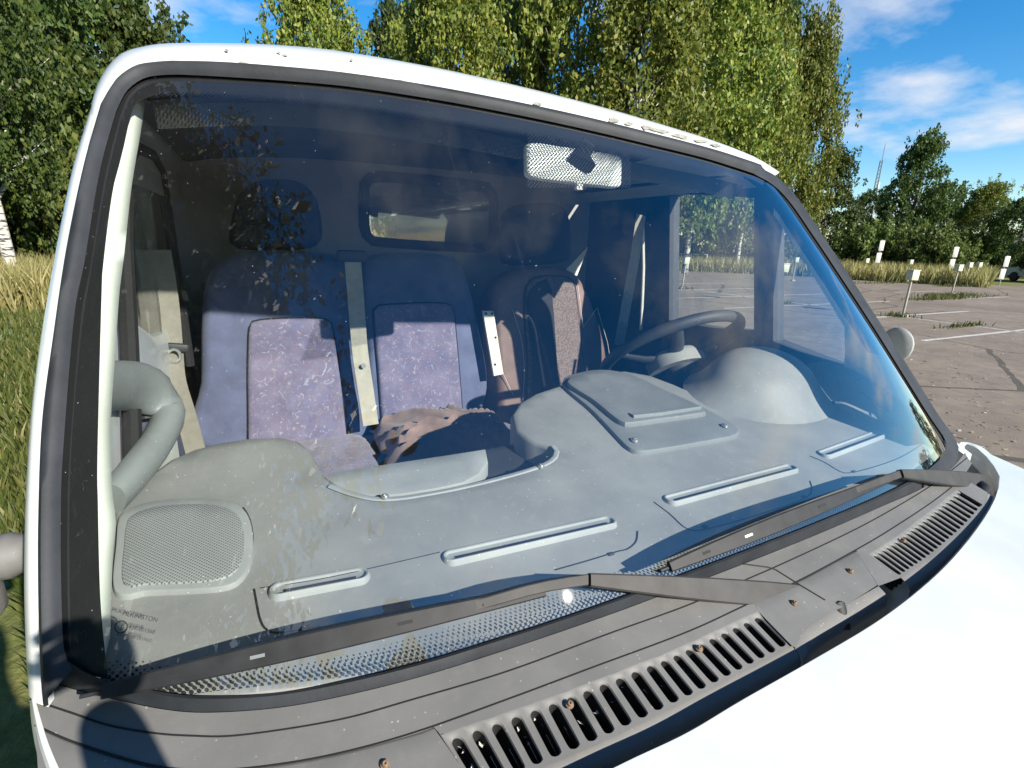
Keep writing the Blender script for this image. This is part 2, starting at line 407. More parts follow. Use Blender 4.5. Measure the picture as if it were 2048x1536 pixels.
# ================================================================== VAN
van = tag(empty('van', (0, 2.2, 0)), 'white panel van with chipped roof edge, seen close through its windscreen', 'van')
van.location = (0, 0, 0)
def part(mb, name, mat, parent=None, **k): return mb.build(name, M[mat], parent or van, **k)

# traced outlines of the screen surround (photo pixels)
RO = [(94, 1412), (88, 1320), (84, 1180), (84, 1025), (91, 842), (113, 671), (137, 507), (171, 342), (205, 219), (239, 167), (273, 145), (342, 135), (444, 136), (581, 146), (700, 158), (850, 180), (1000, 207), (1150, 238), (1300, 274), (1420, 305), (1500, 330), (1548, 351), (1590, 392), (1640, 465), (1700, 556), (1760, 648), (1820, 742), (1870, 822), (1905, 872), (1918, 898), (1912, 925), (1880, 955), (1850, 972)]
RI = [(222, 1363), (164, 1343), (137, 1322), (130, 1284), (125, 1182), (124, 1025), (128, 910), (137, 773), (150, 637), (171, 525), (191, 393), (219, 273), (243, 205), (267, 174), (297, 158), (362, 153), (513, 162), (700, 177), (850, 199), (1000, 226), (1150, 257), (1300, 292), (1420, 322), (1495, 346), (1535, 362), (1575, 397), (1625, 470), (1685, 560), (1745, 652), (1805, 747), (1855, 827), (1886, 874), (1892, 900), (1875, 920), (1840, 950)]
L0 = [(222, 1363), (330, 1386), (420, 1393), (560, 1386), (700, 1360), (850, 1323), (1000, 1277), (1120, 1238), (1240, 1196), (1330, 1162), (1490, 1102), (1640, 1043), (1760, 992), (1840, 950)]
# windscreen glass: spans the seal's inner edge; built as a lofted net from bottom edge to top edge
N = 60
topc = spl([(p[0], p[1]) for p in [(255, 190), (297, 158), (362, 153), (513, 162), (700, 177), (850, 199), (1000, 226), (1150, 257), (1300, 292), (1420, 322), (1495, 346), (1545, 372)]], N)
botc = spl([(150, 1335), (222, 1363), (330, 1386), (420, 1393), (560, 1386), (700, 1360), (850, 1323), (1000, 1277), (1120, 1238), (1240, 1196), (1330, 1162), (1490, 1102), (1640, 1043), (1760, 992), (1840, 950), (1890, 900)], N)
T3 = [G(*p) for p in topc]; B3 = [G(*p) for p in botc]
rows = []
for i in range(25):
    t = i/24; rw = []
    for a, b in zip(B3, T3):
        q = a.lerp(b, t); rw.append(Vector((q.x, gy(q.x, q.z), q.z)))
    rows.append(rw)
# widen rows so that the glass runs under the seal at both sides
for rw in rows:
    e0 = (rw[0]-rw[1]).normalized(); e1 = (rw[-1]-rw[-2]).normalized()
    for k in (.02,):
        q = rw[0]+e0*.045; q.y = gy(q.x, q.z)+.004; q2 = rw[-1]+e1*.03; q2.y = gy(q2.x, q2.z)+.004
        rw.insert(0, q); rw.append(q2)
windshield = part(MB().grid(rows), 'windshield', 'windshield')
# rubber seal
n = 150
ro, ri = spl(RO, n), spl(RI[::1], n)
def sealrows(ro, ri, bot=False):
    A = [G(*p) for p in ro]; B = [G(*p) for p in ri]; R_ = []
    nrm = Vector((0, -.8, .6))
    for f, h in ((0, -.004), (.02, .010), (.25, .016), (.6, .014), (.88, .007), (1., .0035)):
        R_.append([a.lerp(b, f)+nrm*h*(.22 if i > 112 else 1.) for i, (a, b) in enumerate(zip(A, B))])
    return R_
# pair the inner and outer curves by matching segments: left side, top, right side
def pair(a0, a1, n_): return spl(a0, n_), spl(a1, n_)
segs = [([(94, 1412), (88, 1330), (84, 1180), (84, 1025), (91, 842), (113, 671), (137, 507), (171, 342), (205, 219)], [(150, 1336), (131, 1300), (125, 1182), (124, 1025), (128, 910), (150, 637), (171, 525), (200, 350), (233, 228)], 50),
        ([(205, 219), (222, 189), (239, 167), (273, 145), (310, 138), (342, 135)], [(233, 228), (247, 198), (262, 178), (290, 160), (325, 154), (362, 153)], 14),
        ([(342, 135), (444, 136), (581, 146), (700, 158), (850, 180), (1000, 207), (1150, 238), (1300, 274), (1420, 305), (1500, 330)], [(362, 153), (444, 157), (581, 166), (700, 177), (850, 199), (1000, 226), (1150, 257), (1300, 292), (1410, 319), (1490, 344)], 50),
        ([(1500, 330), (1548, 351), (1590, 392), (1640, 465), (1700, 556), (1760, 648), (1820, 742), (1870, 822), (1905, 872), (1916, 895)], [(1490, 344), (1534, 362), (1575, 399), (1627, 473), (1687, 563), (1747, 655), (1806, 749), (1856, 829), (1888, 876), (1895, 898)], 46),
        ([(1916, 895), (1908, 930), (1876, 958), (1846, 976)], [(1895, 898), (1884, 914), (1860, 936), (1838, 952)], 10)]
A, B = [], []
for a0, a1, k in segs:
    p, q = pair(a0, a1, k); A += p[(1 if A else 0):]; B += q[(1 if B else 0):]
seal = part(MB().grid(sealrows(A, B)), 'windshield_seal', 'rubber', ang=60)
# lower seal lip along the cowl
lo_out = spl([(60, 1352), (150, 1378), (222, 1396), (330, 1418), (420, 1424), (560, 1414), (700, 1388), (850, 1350), (1000, 1303), (1120, 1263), (1240, 1221), (1330, 1187), (1490, 1126), (1640, 1066), (1760, 1014), (1846, 976)], 90)
lo_in = spl([(137, 1322), (175, 1347), (222, 1363), (330, 1386), (420, 1393), (560, 1386), (700, 1360), (850, 1323), (1000, 1277), (1120, 1238), (1240, 1196), (1330, 1162), (1490, 1102), (1640, 1043), (1760, 992), (1838, 952)], 90)
lip = []
for f, h in ((0, .0), (.3, .004), (.75, .008), (1, .003)):
    lip.append([C(*a).lerp(G(*b, -.002), f)+Vector((0, -.6, .8))*h for a, b in zip(lo_out, lo_in)])
part(MB().grid(lip), 'seal_lip', 'rubber', seal, ang=60)

# printed bands on the glass
def band(name, outer, inner, mat, n_, off=.0035, k=4):
    o_, i_ = spl(outer, n_), spl(inner, n_); V = []; UV = []; F = []
    A_ = [G(*p, off) for p in o_]; B_ = [G(*p, off) for p in i_]
    for j in range(k+1):
        for a, b in zip(A_, B_):
            q = a.lerp(b, j/k); q.y = gy(q.x, q.z)+off; V.append(q); UV.append((q.x, j/k))
    for j in range(k):
        for i in range(n_-1): F.append([j*n_+i, j*n_+i+1, (j+1)*n_+i+1, (j+1)*n_+i])
    return link(name, V, F, M[mat], windshield, uv=UV)
band('frit_band', [(150, 1345), (122, 1290), (115, 1182), (114, 1025), (120, 910), (140, 637), (162, 525), (190, 350), (225, 228), (262, 172), (300, 152)],
     [(216, 1358), (208, 1284), (200, 1182), (196, 1011), (195, 910), (203, 600), (207, 525), (225, 385), (246, 300), (268, 212), (300, 190)], 'frit_solid', 60)
band('frit_band', [(268, 165), (362, 146), (513, 154), (700, 170), (850, 192), (1000, 220), (1150, 250), (1300, 286), (1420, 316), (1495, 338), (1530, 355)],
     [(268, 206), (362, 178), (513, 184), (700, 200), (850, 222), (1000, 250), (1150, 272), (1300, 306), (1420, 334), (1490, 353), (1526, 370)], 'frit_solid', 60)
band('frit_dots', [(300, 181), (362, 176), (513, 182), (700, 198), (850, 220), (1000, 246), (1150, 270), (1300, 304), (1420, 332), (1488, 351)],
     [(300, 200), (362, 196), (513, 203), (700, 219), (850, 244), (1000, 268), (1100, 284), (1250, 318), (1420, 350), (1484, 364)], 'frit_fade', 60)
band('frit_dots', [(1055, 262), (1150, 284), (1260, 306)], [(1055, 375), (1150, 375), (1262, 375)], 'frit_patch', 12)
band('frit_dots', [(216, 1366), (330, 1390), (420, 1397), (560, 1390), (700, 1364), (850, 1327), (1000, 1281), (1120, 1242), (1240, 1200), (1330, 1166), (1490, 1106), (1640, 1047), (1760, 996), (1842, 952)],
     [(216, 1318), (330, 1330), (420, 1335), (560, 1335), (700, 1313), (850, 1279), (1000, 1236), (1120, 1198), (1240, 1160), (1330, 1129), (1490, 1073), (1640, 1018), (1760, 969), (1842, 930)], 'frit_bottom', 90)
band('frit_band', [(1540, 366), (1580, 402), (1632, 476), (1692, 566), (1752, 658), (1811, 752), (1861, 832), (1893, 880)],
     [(1530, 366), (1566, 402), (1618, 480), (1677, 570), (1736, 662), (1794, 756), (1843, 836), (1872, 884)], 'frit_solid', 40)

# glass maker's mark
def text(body, px, py, h, parent, slant=.2, mat='mark'):
    cu = bpy.data.curves.new('t', 'FONT'); cu.body = body; cu.size = h
    to = bpy.data.objects.new('t', cu); COL.objects.link(to)
    dg = bpy.context.evaluated_depsgraph_get(); me = bpy.data.meshes.new_from_object(to.evaluated_get(dg))
    bpy.data.objects.remove(to)
    o0 = G(px, py, -.001); ex = (G(px+60, py+60*slant, -.001)-o0).normalized(); ez = (G(px, py-60, -.001)-o0); ez = (ez-ex*ez.dot(ex)).normalized()
    for v in me.vertices:
        q = o0+ex*v.co.x+ez*v.co.y; v.co = (q.x, gy(q.x, q.z)-.0012, q.z)
    me.name = 'glass_marking'; me.materials.clear(); me.materials.append(M[mat])
    ob = bpy.data.objects.new('glass_marking', me); COL.objects.link(ob); ob.parent = parent; return ob
text('PILKINGTON', 244, 1230, .0062, windshield)
text('43R-001568', 256, 1257, .0055, windshield)
text('AS2 M1100 DOT632', 232, 1270, .0042, windshield)
text('E', 239, 1258, .0065, windshield)
ec = G(242, 1254, -.0015); mb = MB()
ring = []
for rr in (.0062, .0052):
    ring.append([Vector((ec.x+rr*math.cos(a), 0, ec.z+rr*.85*math.sin(a))) for a in [2*math.pi*k/24 for k in range(24)]])
for r_ in ring:
    for v in r_: v.y = gy(v.x, v.z)-.0012
part(mb.grid(ring, closed=True), 'glass_marking', 'mark', windshield)

# ---- white bodywork round the screen
def loftbody(name, rows, mat='paint', parent=None, ang=50, thick=None):
    return part(MB().grid(rows), name, mat, parent, ang=ang)
SIL = [(186, 330), (184, 250), (186, 200), (205, 148), (240, 108), (285, 93), (330, 87), (420, 86), (520, 88), (640, 97), (760, 115), (880, 137), (1000, 163), (1120, 192), (1240, 224), (1360, 260), (1440, 287), (1500, 313), (1546, 345)]
ROT = [(171, 345), (185, 285), (205, 219), (239, 167), (273, 145), (310, 138), (342, 135), (444, 136), (560, 144), (680, 156), (790, 171), (900, 188), (1010, 209), (1130, 234), (1250, 262), (1365, 290), (1440, 311), (1500, 330), (1548, 352)]
a_ = spl(ROT, 80); s_ = spl(SIL, 80)
rr = []
A0 = [G(*p, .004) for p in a_]
S0 = []
for p, q in zip(s_, A0): S0.append(Y_(p[0], p[1], q.y+.085))
rr = [[a.lerp(b, -.12)+Vector((0, .012, 0)) for a, b in zip(A0, S0)]]
for t in (0, .2, .4, .6, .8, 1.):
    rr.append([a.lerp(b, t)+Vector((0, -.018*math.sin(math.pi*t), .004*math.sin(math.pi*t))) for a, b in zip(A0, S0)])
for dyy, dzz in ((.10, .012), (.3, .028), (.8, .04), (1.6, .05), (4.75, .05)):
    rr.append([Vector((b.x*(1-.0*dyy), b.y+dyy, b.z+dzz*(1-min(1, abs(b.x/.8))**4)-(.0 if abs(b.x) < .75 else .004))) for b in S0])
roof = part(MB().grid(rr), 'roof', 'paint', ang=50)
b = S0[-1]; rl = []
for dyy in (-.02, .06, .3, .8, 1.6, 4.75):
    rl.append([Vector((b.x-.004, b.y+dyy, b.z+.002)), Vector((b.x+.004, b.y+dyy+.01, b.z-.010)), Vector((b.x+.012, b.y+dyy+.02, b.z-.022)), Vector((b.x+.014, b.y+dyy+.03, b.z-.034))])
part(MB().grid(rl), 'roof_rail', 'paint', roof, ang=60)
# chipped paint along the seal
random.seed(3)
for (px, py, w_, h_) in [(495, 132, 34, 9), (522, 137, 26, 8), (645, 148, 30, 9), (690, 154, 22, 8), (715, 158, 42, 8), (760, 163, 30, 9), (806, 168, 40, 9), (832, 172, 34, 6), (880, 181, 22, 7), (940, 190, 10, 5), (1070, 211, 18, 7), (1220, 244, 26, 8), (1250, 251, 18, 7), (1285, 259, 26, 8), (1310, 265, 40, 7), (1352, 276, 34, 7), (1390, 286, 24, 6), (1420, 294, 20, 5), (467, 113, 9, 5), (568, 117, 9, 5), (578, 121, 14, 3), (708, 131, 8, 5), (731, 130, 3, 3)]:
    pl = []
    for k in range(11):
        a = 2*math.pi*k/11; e = .55+.6*random.random()
        x, y = px+w_*.5*math.cos(a)*e, py+3+h_*.42*math.sin(a)*e+.2*(w_*.5*math.cos(a)*e)
        pl.append(Vector((x, y)))
    def onroof(x, y):
        # position in the strip between the seal edge and the silhouette
        i = min(max(next((k for k in range(1, 80) if a_[k].x >= x and k > 25), 79), 26), 79); f = (x-a_[i-1].x)/max(1e-6, a_[i].x-a_[i-1].x)
        ya, ys = a_[i-1].y+(a_[i].y-a_[i-1].y)*f, s_[i-1].y+(s_[i].y-s_[i-1].y)*f; t = min(max((ya-y)/(ya-ys), .0), 1.)
        A1, S1 = A0[i-1].lerp(A0[i], f), S0[i-1].lerp(S0[i], f); k = math.sin(math.pi*t)
        return A1.lerp(S1, t)+Vector((0, -.018*k-.0022, .004*k+.0016))
    pts = [onroof(*p) for p in pl]
    part(MB().add(pts, [list(range(len(pts)))]), 'paint_chip', 'stain', roof, smooth=False)

# left A-pillar outside (white strip) and the door edge beyond it
po = spl([(62, 1372), (56, 1290), (52, 1150), (55, 1000), (66, 830), (84, 680), (112, 520), (145, 350), (172, 260), (186, 215)], 50)
pi_ = spl([(97, 1414), (90, 1300), (86, 1180), (86, 1025), (93, 842), (115, 671), (139, 507), (173, 342), (196, 250), (207, 219)], 50)
P1 = [G(*p, .006) for p in pi_]; P0 = [Y_(p[0], p[1], q.y+.035) for p, q in zip(po, P1)]
rows = [[q+Vector((.002, .010, 0)) for q in P1], P1, [a.lerp(b, .35)+Vector((-.003, -.006, .003)) for a, b in zip(P1, P0)], [a.lerp(b, .7)+Vector((-.004, -.005, .002)) for a, b in zip(P1, P0)], P0, [b+Vector((-.004, .02, 0)) for b in P0], [b+Vector((.0, .10, 0)) for b in P0]]
part(MB().grid(rows), 'a_pillar', 'paint', ang=60)
# dark gap and door edge behind the pillar
q0 = [b+Vector((-.006, .030, 0)) for b in P0]
part(MB().grid([q0, [b+Vector((-.004, .012, 0)) for b in q0], [b+Vector((.0, .05, 0)) for b in q0]]), 'door_seal', 'rubber', ang=60)
# crack-like seam on the pillar and panel joints on the roof corner
def strip(pts, w, F, mat, name, parent, n_=12, lift=None):
    P = [F(*p) for p in lin(pts, n_)]
    return part(MB().tube(P, w, 5), name, mat, parent)
def pillar_pt(x, y):
    k = min(range(50), key=lambda i: abs(pi_[i].y-y)); a, b = P1[k], P0[k]; t = (pi_[k].x-x)/max(1, pi_[k].x-po[k].x); q = a.lerp(b, t); return Y_(x, y, q.y-.006)
strip([(165, 262), (176, 247), (196, 236)], .0012, pillar_pt, 'stain', 'pillar_seam', roof)
def hdr(x, y):
    best = min(range(80), key=lambda i: abs(a_[i].x-x)); t = (a_[best].y-y)/max(1., a_[best].y-s_[best].y); A1, S1 = A0[best], S0[best]
    return Y_(x, y, A1.lerp(S1, t).y-.018*math.sin(math.pi*t)-.001)
strip([(287, 96), (288, 130)], .0011, hdr, 'stain', 'roof_joint', roof)
strip([(312, 92), (313, 130)], .0011, hdr, 'stain', 'roof_joint', roof)

# right A-pillar outside: thin edge beyond the seal
ro_ = spl([(1500, 312), (1551, 340), (1596, 386), (1648, 460), (1710, 552), (1770, 646), (1830, 742), (1880, 824), (1914, 872), (1930, 900)], 50)
ri_ = spl([(1496, 330), (1545, 352), (1589, 394), (1639, 467), (1699, 558), (1759, 650), (1819, 744), (1869, 824), (1903, 873), (1916, 897)], 50)
Q1 = [G(*p, .006) for p in ri_]; Q0 = [q+Vector((.008, .012, .0)) for q in Q1]
part(MB().grid([[q+Vector((-.012, .012, 0)) for q in Q1], Q1, Q0, [q+Vector((.02, .05, 0)) for q in Q0], [q+Vector((.02, .09, 0)) for q in Q0]]), 'a_pillar', 'rubber', ang=60)

# ---- cowl panel: strips between traced lines, grooves between them, real slots
U = 130
def cl(pts): return spl(pts, U)
e0 = cl([(60, 1352), (150, 1378), (222, 1396), (330, 1418), (420, 1424), (560, 1414), (700, 1388), (850, 1350), (1000, 1303), (1120, 1263), (1240, 1221), (1330, 1187), (1490, 1126), (1640, 1066), (1760, 1014), (1846, 976), (1900, 940), (1930, 905)])
e1 = cl([(60, 1398), (150, 1428), (215, 1450), (300, 1465), (376, 1471), (480, 1470), (674, 1440), (828, 1398), (1016, 1342), (1221, 1266), (1374, 1211), (1495, 1158), (1546, 1136), (1642, 1092), (1724, 1052), (1796, 1012), (1870, 966), (1935, 915)])
e2 = cl([(70, 1450), (150, 1485), (300, 1530), (420, 1540), (537, 1531), (674, 1507), (828, 1465), (1016, 1398), (1187, 1334), (1374, 1264), (1498, 1207), (1604, 1158), (1724, 1093), (1792, 1052), (1870, 1000), (1925, 955), (1945, 928)])
def cowlstrip(a, b, la=.0012, lb=.0012):
    A_ = [C(*p) for p in a]; B_ = [C(*p) for p in b]; R_ = []
    for f in (0, .012, .03, .2, .4, .6, .8, .97, .988, 1):
        d_ = .004 if f in (0, 1) else (.0012 if f in (.012, .988) else 0)
        R_.append([p.lerp(q, f)-Vector((0, 0, d_)) for p, q in zip(A_, B_)])
    return R_
cm_ = MB(); cm_.grid(cowlstrip(e0, e1)); cm_.grid(cowlstrip(e1, e2))
# from second groove down to the tops of the slots and on to the front edge
n1t = [(910, 1474), (951, 1459), (990, 1446), (1029, 1432), (1067, 1419), (1103, 1406), (1139, 1393), (1171, 1380), (1204, 1367), (1236, 1355), (1267, 1342), (1298, 1330), (1325, 1320), (1350, 1309), (1374, 1298), (1399, 1287), (1421, 1276), (1445, 1265), (1468, 1254), (1490, 1244), (1512, 1234)]
n1b = [(968, 1572), (1005, 1556), (1042, 1540), (1077, 1525), (1114, 1510), (1151, 1495), (1187, 1479), (1221, 1464), (1255, 1448), (1289, 1432), (1320, 1417), (1351, 1402), (1380, 1388), (1406, 1375), (1432, 1362), (1457, 1349), (1480, 1337), (1503, 1325), (1525, 1314), (1546, 1303), (1567, 1291)]
t2 = spl([(1748, 1110), (1795, 1080), (1840, 1046), (1880, 1014), (1915, 985)], 22)
b2 = spl([(1800, 1148), (1848, 1116), (1890, 1082), (1928, 1048), (1960, 1012)], 22)
low = cl([(75, 1500), (160, 1560), (330, 1640), (560, 1650), (800, 1600), (900, 1545)] + [(925, 1470)] + [(1060, 1412), (1200, 1360), (1350, 1300), (1520, 1226), (1600, 1205), (1700, 1150), (1742, 1108), (1800, 1068), (1850, 1030), (1910, 975), (1950, 940)])
# slots sit a little lower than the plateau: offset follows the slot rows
def slotcells(tops, bots, dz, hw):
    mb = MB(); wl = MB(); n_ = len(tops); T = [Vector(p) for p in tops]; Bt = [Vector(p) for p in bots]
    dk = []
    def q(i, v):  # centre line position of slot i at param v (0 top .. 1 bottom), fractional i
        i0 = min(max(int(math.floor(i)), 0), n_-2); f = i-i0
        a = T[i0].lerp(T[i0+1], f); b = Bt[i0].lerp(Bt[i0+1], f); return a.lerp(b, v)
    def W3(i, v):
        p = q(i, v); return C(p.x, p.y, -dz*min(1, max(0, (v+.12)/.3)))
    K = 28
    for i in range(n_):
        inner, outer = [], []
        for k in range(K):
            a = 2*math.pi*(k+.5)/K; cx, cy = math.cos(a), math.sin(a)
            # superellipse-like stadium in (u,v): u half-width hw, v 0..1
            L_ = .5-.13; v = .5+ (L_*(1 if cy > 0 else -1) if abs(cy) > .35 else L_*cy/.35) + .13*cy*(1 if abs(cy) > .35 else 0); u = hw*cx if abs(cy) > .35 else hw*(1 if cx > 0 else -1)
            if abs(cy) > .35:
                s2 = (abs(cy)-.35)/.65; ang = math.asin(min(1, s2)); u = hw*math.cos(ang)*(1 if cx > 0 else -1); v = .5+(1 if cy > 0 else -1)*(L_+.13*math.sin(ang))
            inner.append((i+u, v))
            m_ = max(abs(cx), abs(cy)); outer.append((i+.5*cx/m_, .5+.62*cy/m_))
        I3 = [W3(*p) for p in inner]; O3 = [W3(*p) for p in outer]
        Mid = [W3(*p)+Vector((0, 0, .0)) for p in [((a[0]*.8+b[0]*.2), (a[1]*.8+b[1]*.2)) for a, b in zip(inner, outer)]]
        lip_ = [p+Vector((0, 0, -.0022)) for p in I3]; dp = [p+Vector((0, .004, -.034)) for p in I3]
        mb.grid([O3, Mid, lip_], closed=True); wl.grid([lip_, dp], closed=True)
    return mb, wl
_m, _w = slotcells(n1t, n1b, .003, .27); g1 = part(_m, 'vent_grille', 'cowl', ang=45); part(_w, 'slot_walls', 'dark', g1)['kind'] = 'stuff'  # slot walls coloured near-black, painting shade inside the openings
_m, _w = slotcells(t2, b2, .003, .30); g2 = part(_m, 'vent_grille', 'cowl', ang=45); part(_w, 'slot_walls', 'dark', g2)['kind'] = 'stuff'
# dark duct floor beneath with mesh threads and trapped bits
def duct(tops, bots, parent, seed):
    R_ = []
    for v in (-.12, .5, 1.12):
        R_.append([C(*(Vector(a).lerp(Vector(b), v)), -.034) for a, b in zip(tops, bots)])
    o = part(MB().grid(R_), 'duct_floor', 'dark', parent)
    random.seed(seed); mb = MB()
    for i in range(len(tops)-1):
        a, b = Vector(tops[i]), Vector(bots[i])
        mb.tube([C(*(a.lerp(b, .55)), -.018), C(*(a.lerp(b, 1.02)), -.018)], .0006, 4)
        for k in range(5):
            v = random.random()*.6; p = a.lerp(b, v)+Vector((random.uniform(-6, 6), random.uniform(-3, 3)))
            c = C(p.x, p.y, -.016); e = random.uniform(.0012, .003); an = random.random()*3
            mb.add([c+Vector((math.cos(an), math.sin(an), 0))*e*1.6, c+Vector((-math.sin(an), math.cos(an), .3))*e*.7, c-Vector((math.cos(an), math.sin(an), 0))*e*1.6, c-Vector((-math.sin(an), math.cos(an), .3))*e*.7], [[0, 1, 2, 3]])
    ob = part(mb, 'duct_debris', 'palemetal', parent); ob['kind'] = 'stuff'
duct(n1t, n1b, g1, 4); duct(t2, b2, g2, 5)
# plateau piece from groove 2 to the slot rows (left, middle, right runs)
def fillstrip(a, b, n_, dza=0., dzb=0.):
    A_, B_ = spl(a, n_), spl(b, n_); R_ = []
    for f in (0, .02, .05, .3, .6, .85, 1): R_.append([C(*p.lerp(q, f), -.004 if f == 0 else (-.001 if f == .02 else -(dza+(dzb-dza)*f*f))) for p, q in zip(A_, B_)])
    return R_
def gq(tops, bots, i, v):
    i0 = min(max(int(math.floor(i)), 0), len(tops)-2); f = i-i0
    a = Vector(tops[i0]).lerp(Vector(tops[i0+1]), f); b = Vector(bots[i0]).lerp(Vector(bots[i0+1]), f); return a.lerp(b, v)
gt = [gq(n1t, n1b, i-.5, -.12) for i in range(len(n1t)+1)]
gb = [gq(n1t, n1b, i-.5, 1.12) for i in range(len(n1t)+1)]
gt2 = [gq(t2, b2, i-.5, -.12) for i in range(len(t2)+1)]; gb2 = [gq(t2, b2, i-.5, 1.12) for i in range(len(t2)+1)]
cm_.grid(fillstrip([(866, 1453), (1016, 1398), (1187, 1334), (1374, 1264), (1508, 1203)], [tuple(p) for p in gt], 40))
cm_.grid(fillstrip([(70, 1450), (150, 1485), (300, 1530), (420, 1540), (537, 1531), (674, 1507), (828, 1467), (866, 1453)], [(80, 1600), (200, 1640), (330, 1680), (480, 1690), (620, 1670), (760, 1640), (880, 1600), (955, 1580)], 30))
cm_.grid(fillstrip([(1508, 1203), (1560, 1178), (1604, 1158), (1660, 1128), (1712, 1100)], [(1592, 1296), (1606, 1264), (1652, 1232), (1700, 1205), (1755, 1170)], 20))
cm_.grid(fillstrip([(1712, 1100), (1792, 1052), (1870, 1000), (1925, 955)], [tuple(p) for p in gt2], 20))
# wedges beside the grilles
def tri4(a, b, c, d):
    return [[C(*Vector(a).lerp(Vector(b), t)) for t in (0, .33, .66, 1)], [C(*Vector(d).lerp(Vector(c), t)) for t in (0, .33, .66, 1)]]
cm_.grid(tri4((866, 1453), tuple(gt[0]), tuple(gb[0]), (955, 1580)))
cm_.grid(tri4(tuple(gt[-1]), (1509, 1203), (1592, 1296), tuple(gb[-1])))
cm_.grid(tri4((1712, 1100), tuple(gt2[0]), tuple(gb2[0]), (1757, 1172)))
cm_.grid(tri4((1925, 955), tuple(gt2[-1]), tuple(gb2[-1]), (1975, 985)))
# front apron under the grilles, bent down towards the hood
def apron(a, n_):
    A_ = [C(*p, -.006) for p in spl(a, n_)]
    return [A_, [p+Vector((0, -.012, -.006)) for p in A_], [p+Vector((0, -.016, -.014)) for p in A_], [p+Vector((0, -.018, -.05)) for p in A_]]
cm_.grid(apron([tuple(p) for p in gb], 40)); cm_.grid(apron([tuple(p) for p in gb2]+[(1975, 985)], 30)); cm_.grid(apron([(1590, 1298), (1606, 1264), (1652, 1232), (1700, 1205), (1757, 1172)], 14))
cm_.grid(apron([(80, 1600), (330, 1680), (620, 1670), (955, 1580)], 14))
cowl = part(cm_, 'cowl_panel', 'cowl', ang=45)
for e_ in (e1, e2):
    part(MB().tube([C(*p, .0006) for p in e_], .0011, 5, flat=.5, up=(0, 0, 1)), 'groove', 'dark', cowl)
# black base sheet under the grooves
part(MB().grid([[C(*p, -.005) for p in e0], [C(*p, -.005) for p in e1], [C(*p, -.005) for p in e2]]), 'groove_base', 'dark', cowl)
strip([(1487, 1128), (1546, 1136), (1600, 1170), (1650, 1200)], .0012, lambda x, y: C(x, y, .0005), 'dark', 'panel_joint', cowl)
def screw(px, py, F, r_, parent, mat='screw'):
    c = F(px, py); nrm = Vector((0, -.35, 1)).normalized(); e = nrm.orthogonal().normalized(); g_ = nrm.cross(e); mb = MB()
    cr_ = lambda rr, h: [c+nrm*h+(e*math.cos(a)+g_*math.sin(a))*rr for a in [2*math.pi*k/16 for k in range(16)]]
    mb.grid([cr_(r_*1.5, .0005), cr_(r_*1.45, .002), cr_(r_*1.1, .002), cr_(r_, .004), cr_(r_*.75, .005), cr_(r_*.4, .005), cr_(r_*.35, .003), cr_(.0004, .003)], closed=True)
    return part(mb, 'screw', mat, parent)
for p in [(770, 1530), (1139, 1410), (1398, 1298), (1700, 1143), (1588, 1207), (1806, 1082)]: screw(*p, lambda x, y: C(x, y, .0005), .0032, cowl)

# ---- hood
he = spl([(760, 1800), (1000, 1650), (1150, 1575), (1260, 1520), (1374, 1466), (1485, 1378+22), (1621, 1305+18), (1758, 1233+8), (1861, 1161), (1929, 1090), (1980, 1018), (1999, 968), (1994, 941), (1963, 903), (1935, 888)], 70)
E_ = [H(*p) for p in he]
rows = [[p+Vector((0, .004, -.045)) for p in E_], [p+Vector((0, .004, -.006)) for p in E_], E_]
cx = Vector((-.05, -.9, 0))
for t in (.02, .06, .14, .25, .4, .6, .8):
    rw = []
    for p in E_:
        q = Vector((p.x, p.y-t*.95, 0)); q.z = hoodz(q.x, q.y); rw.append(q)
    rows.append(rw)
hood = part(MB().grid(rows), 'hood', 'paint', ang=50)
# fender edges: right (beyond the hood) and left (in the shade of the pillar)
fe = spl([(1922, 884), (1950, 893), (1975, 915), (1998, 945), (2003, 975), (1985, 1022)], 20)
F0 = [H(*p, -.002) for p in fe]
part(MB().grid([[p+Vector((-.012, .004, -.02)) for p in F0], F0, [p+Vector((.03, -.002, -.004)) for p in F0], [p+Vector((.08, -.004, -.05)) for p in F0], [p+Vector((.10, -.004, -.5)) for p in F0]]), 'fender', 'paint')
fl = spl([(58, 1362), (68, 1390), (82, 1440), (98, 1490), (122, 1545), (160, 1620)], 20)
fo = spl([(56, 1362), (58, 1390), (62, 1440), (70, 1490), (84, 1545), (105, 1620)], 20)
Fa = [C(*p, .004) for p in fl]; Fb = [Z_(p[0], p[1], q.z-.006) for p, q in zip(fo, Fa)]
part(MB().grid([[p+Vector((.004, 0, -.03)) for p in Fa], Fa, [a.lerp(b, .5)+Vector((0, 0, .004)) for a, b in zip(Fa, Fb)], Fb, [p+Vector((.0, .0, -.06)) for p in Fb], [p+Vector((.06, 0, -.6)) for p in Fb]]), 'fender', 'paint')

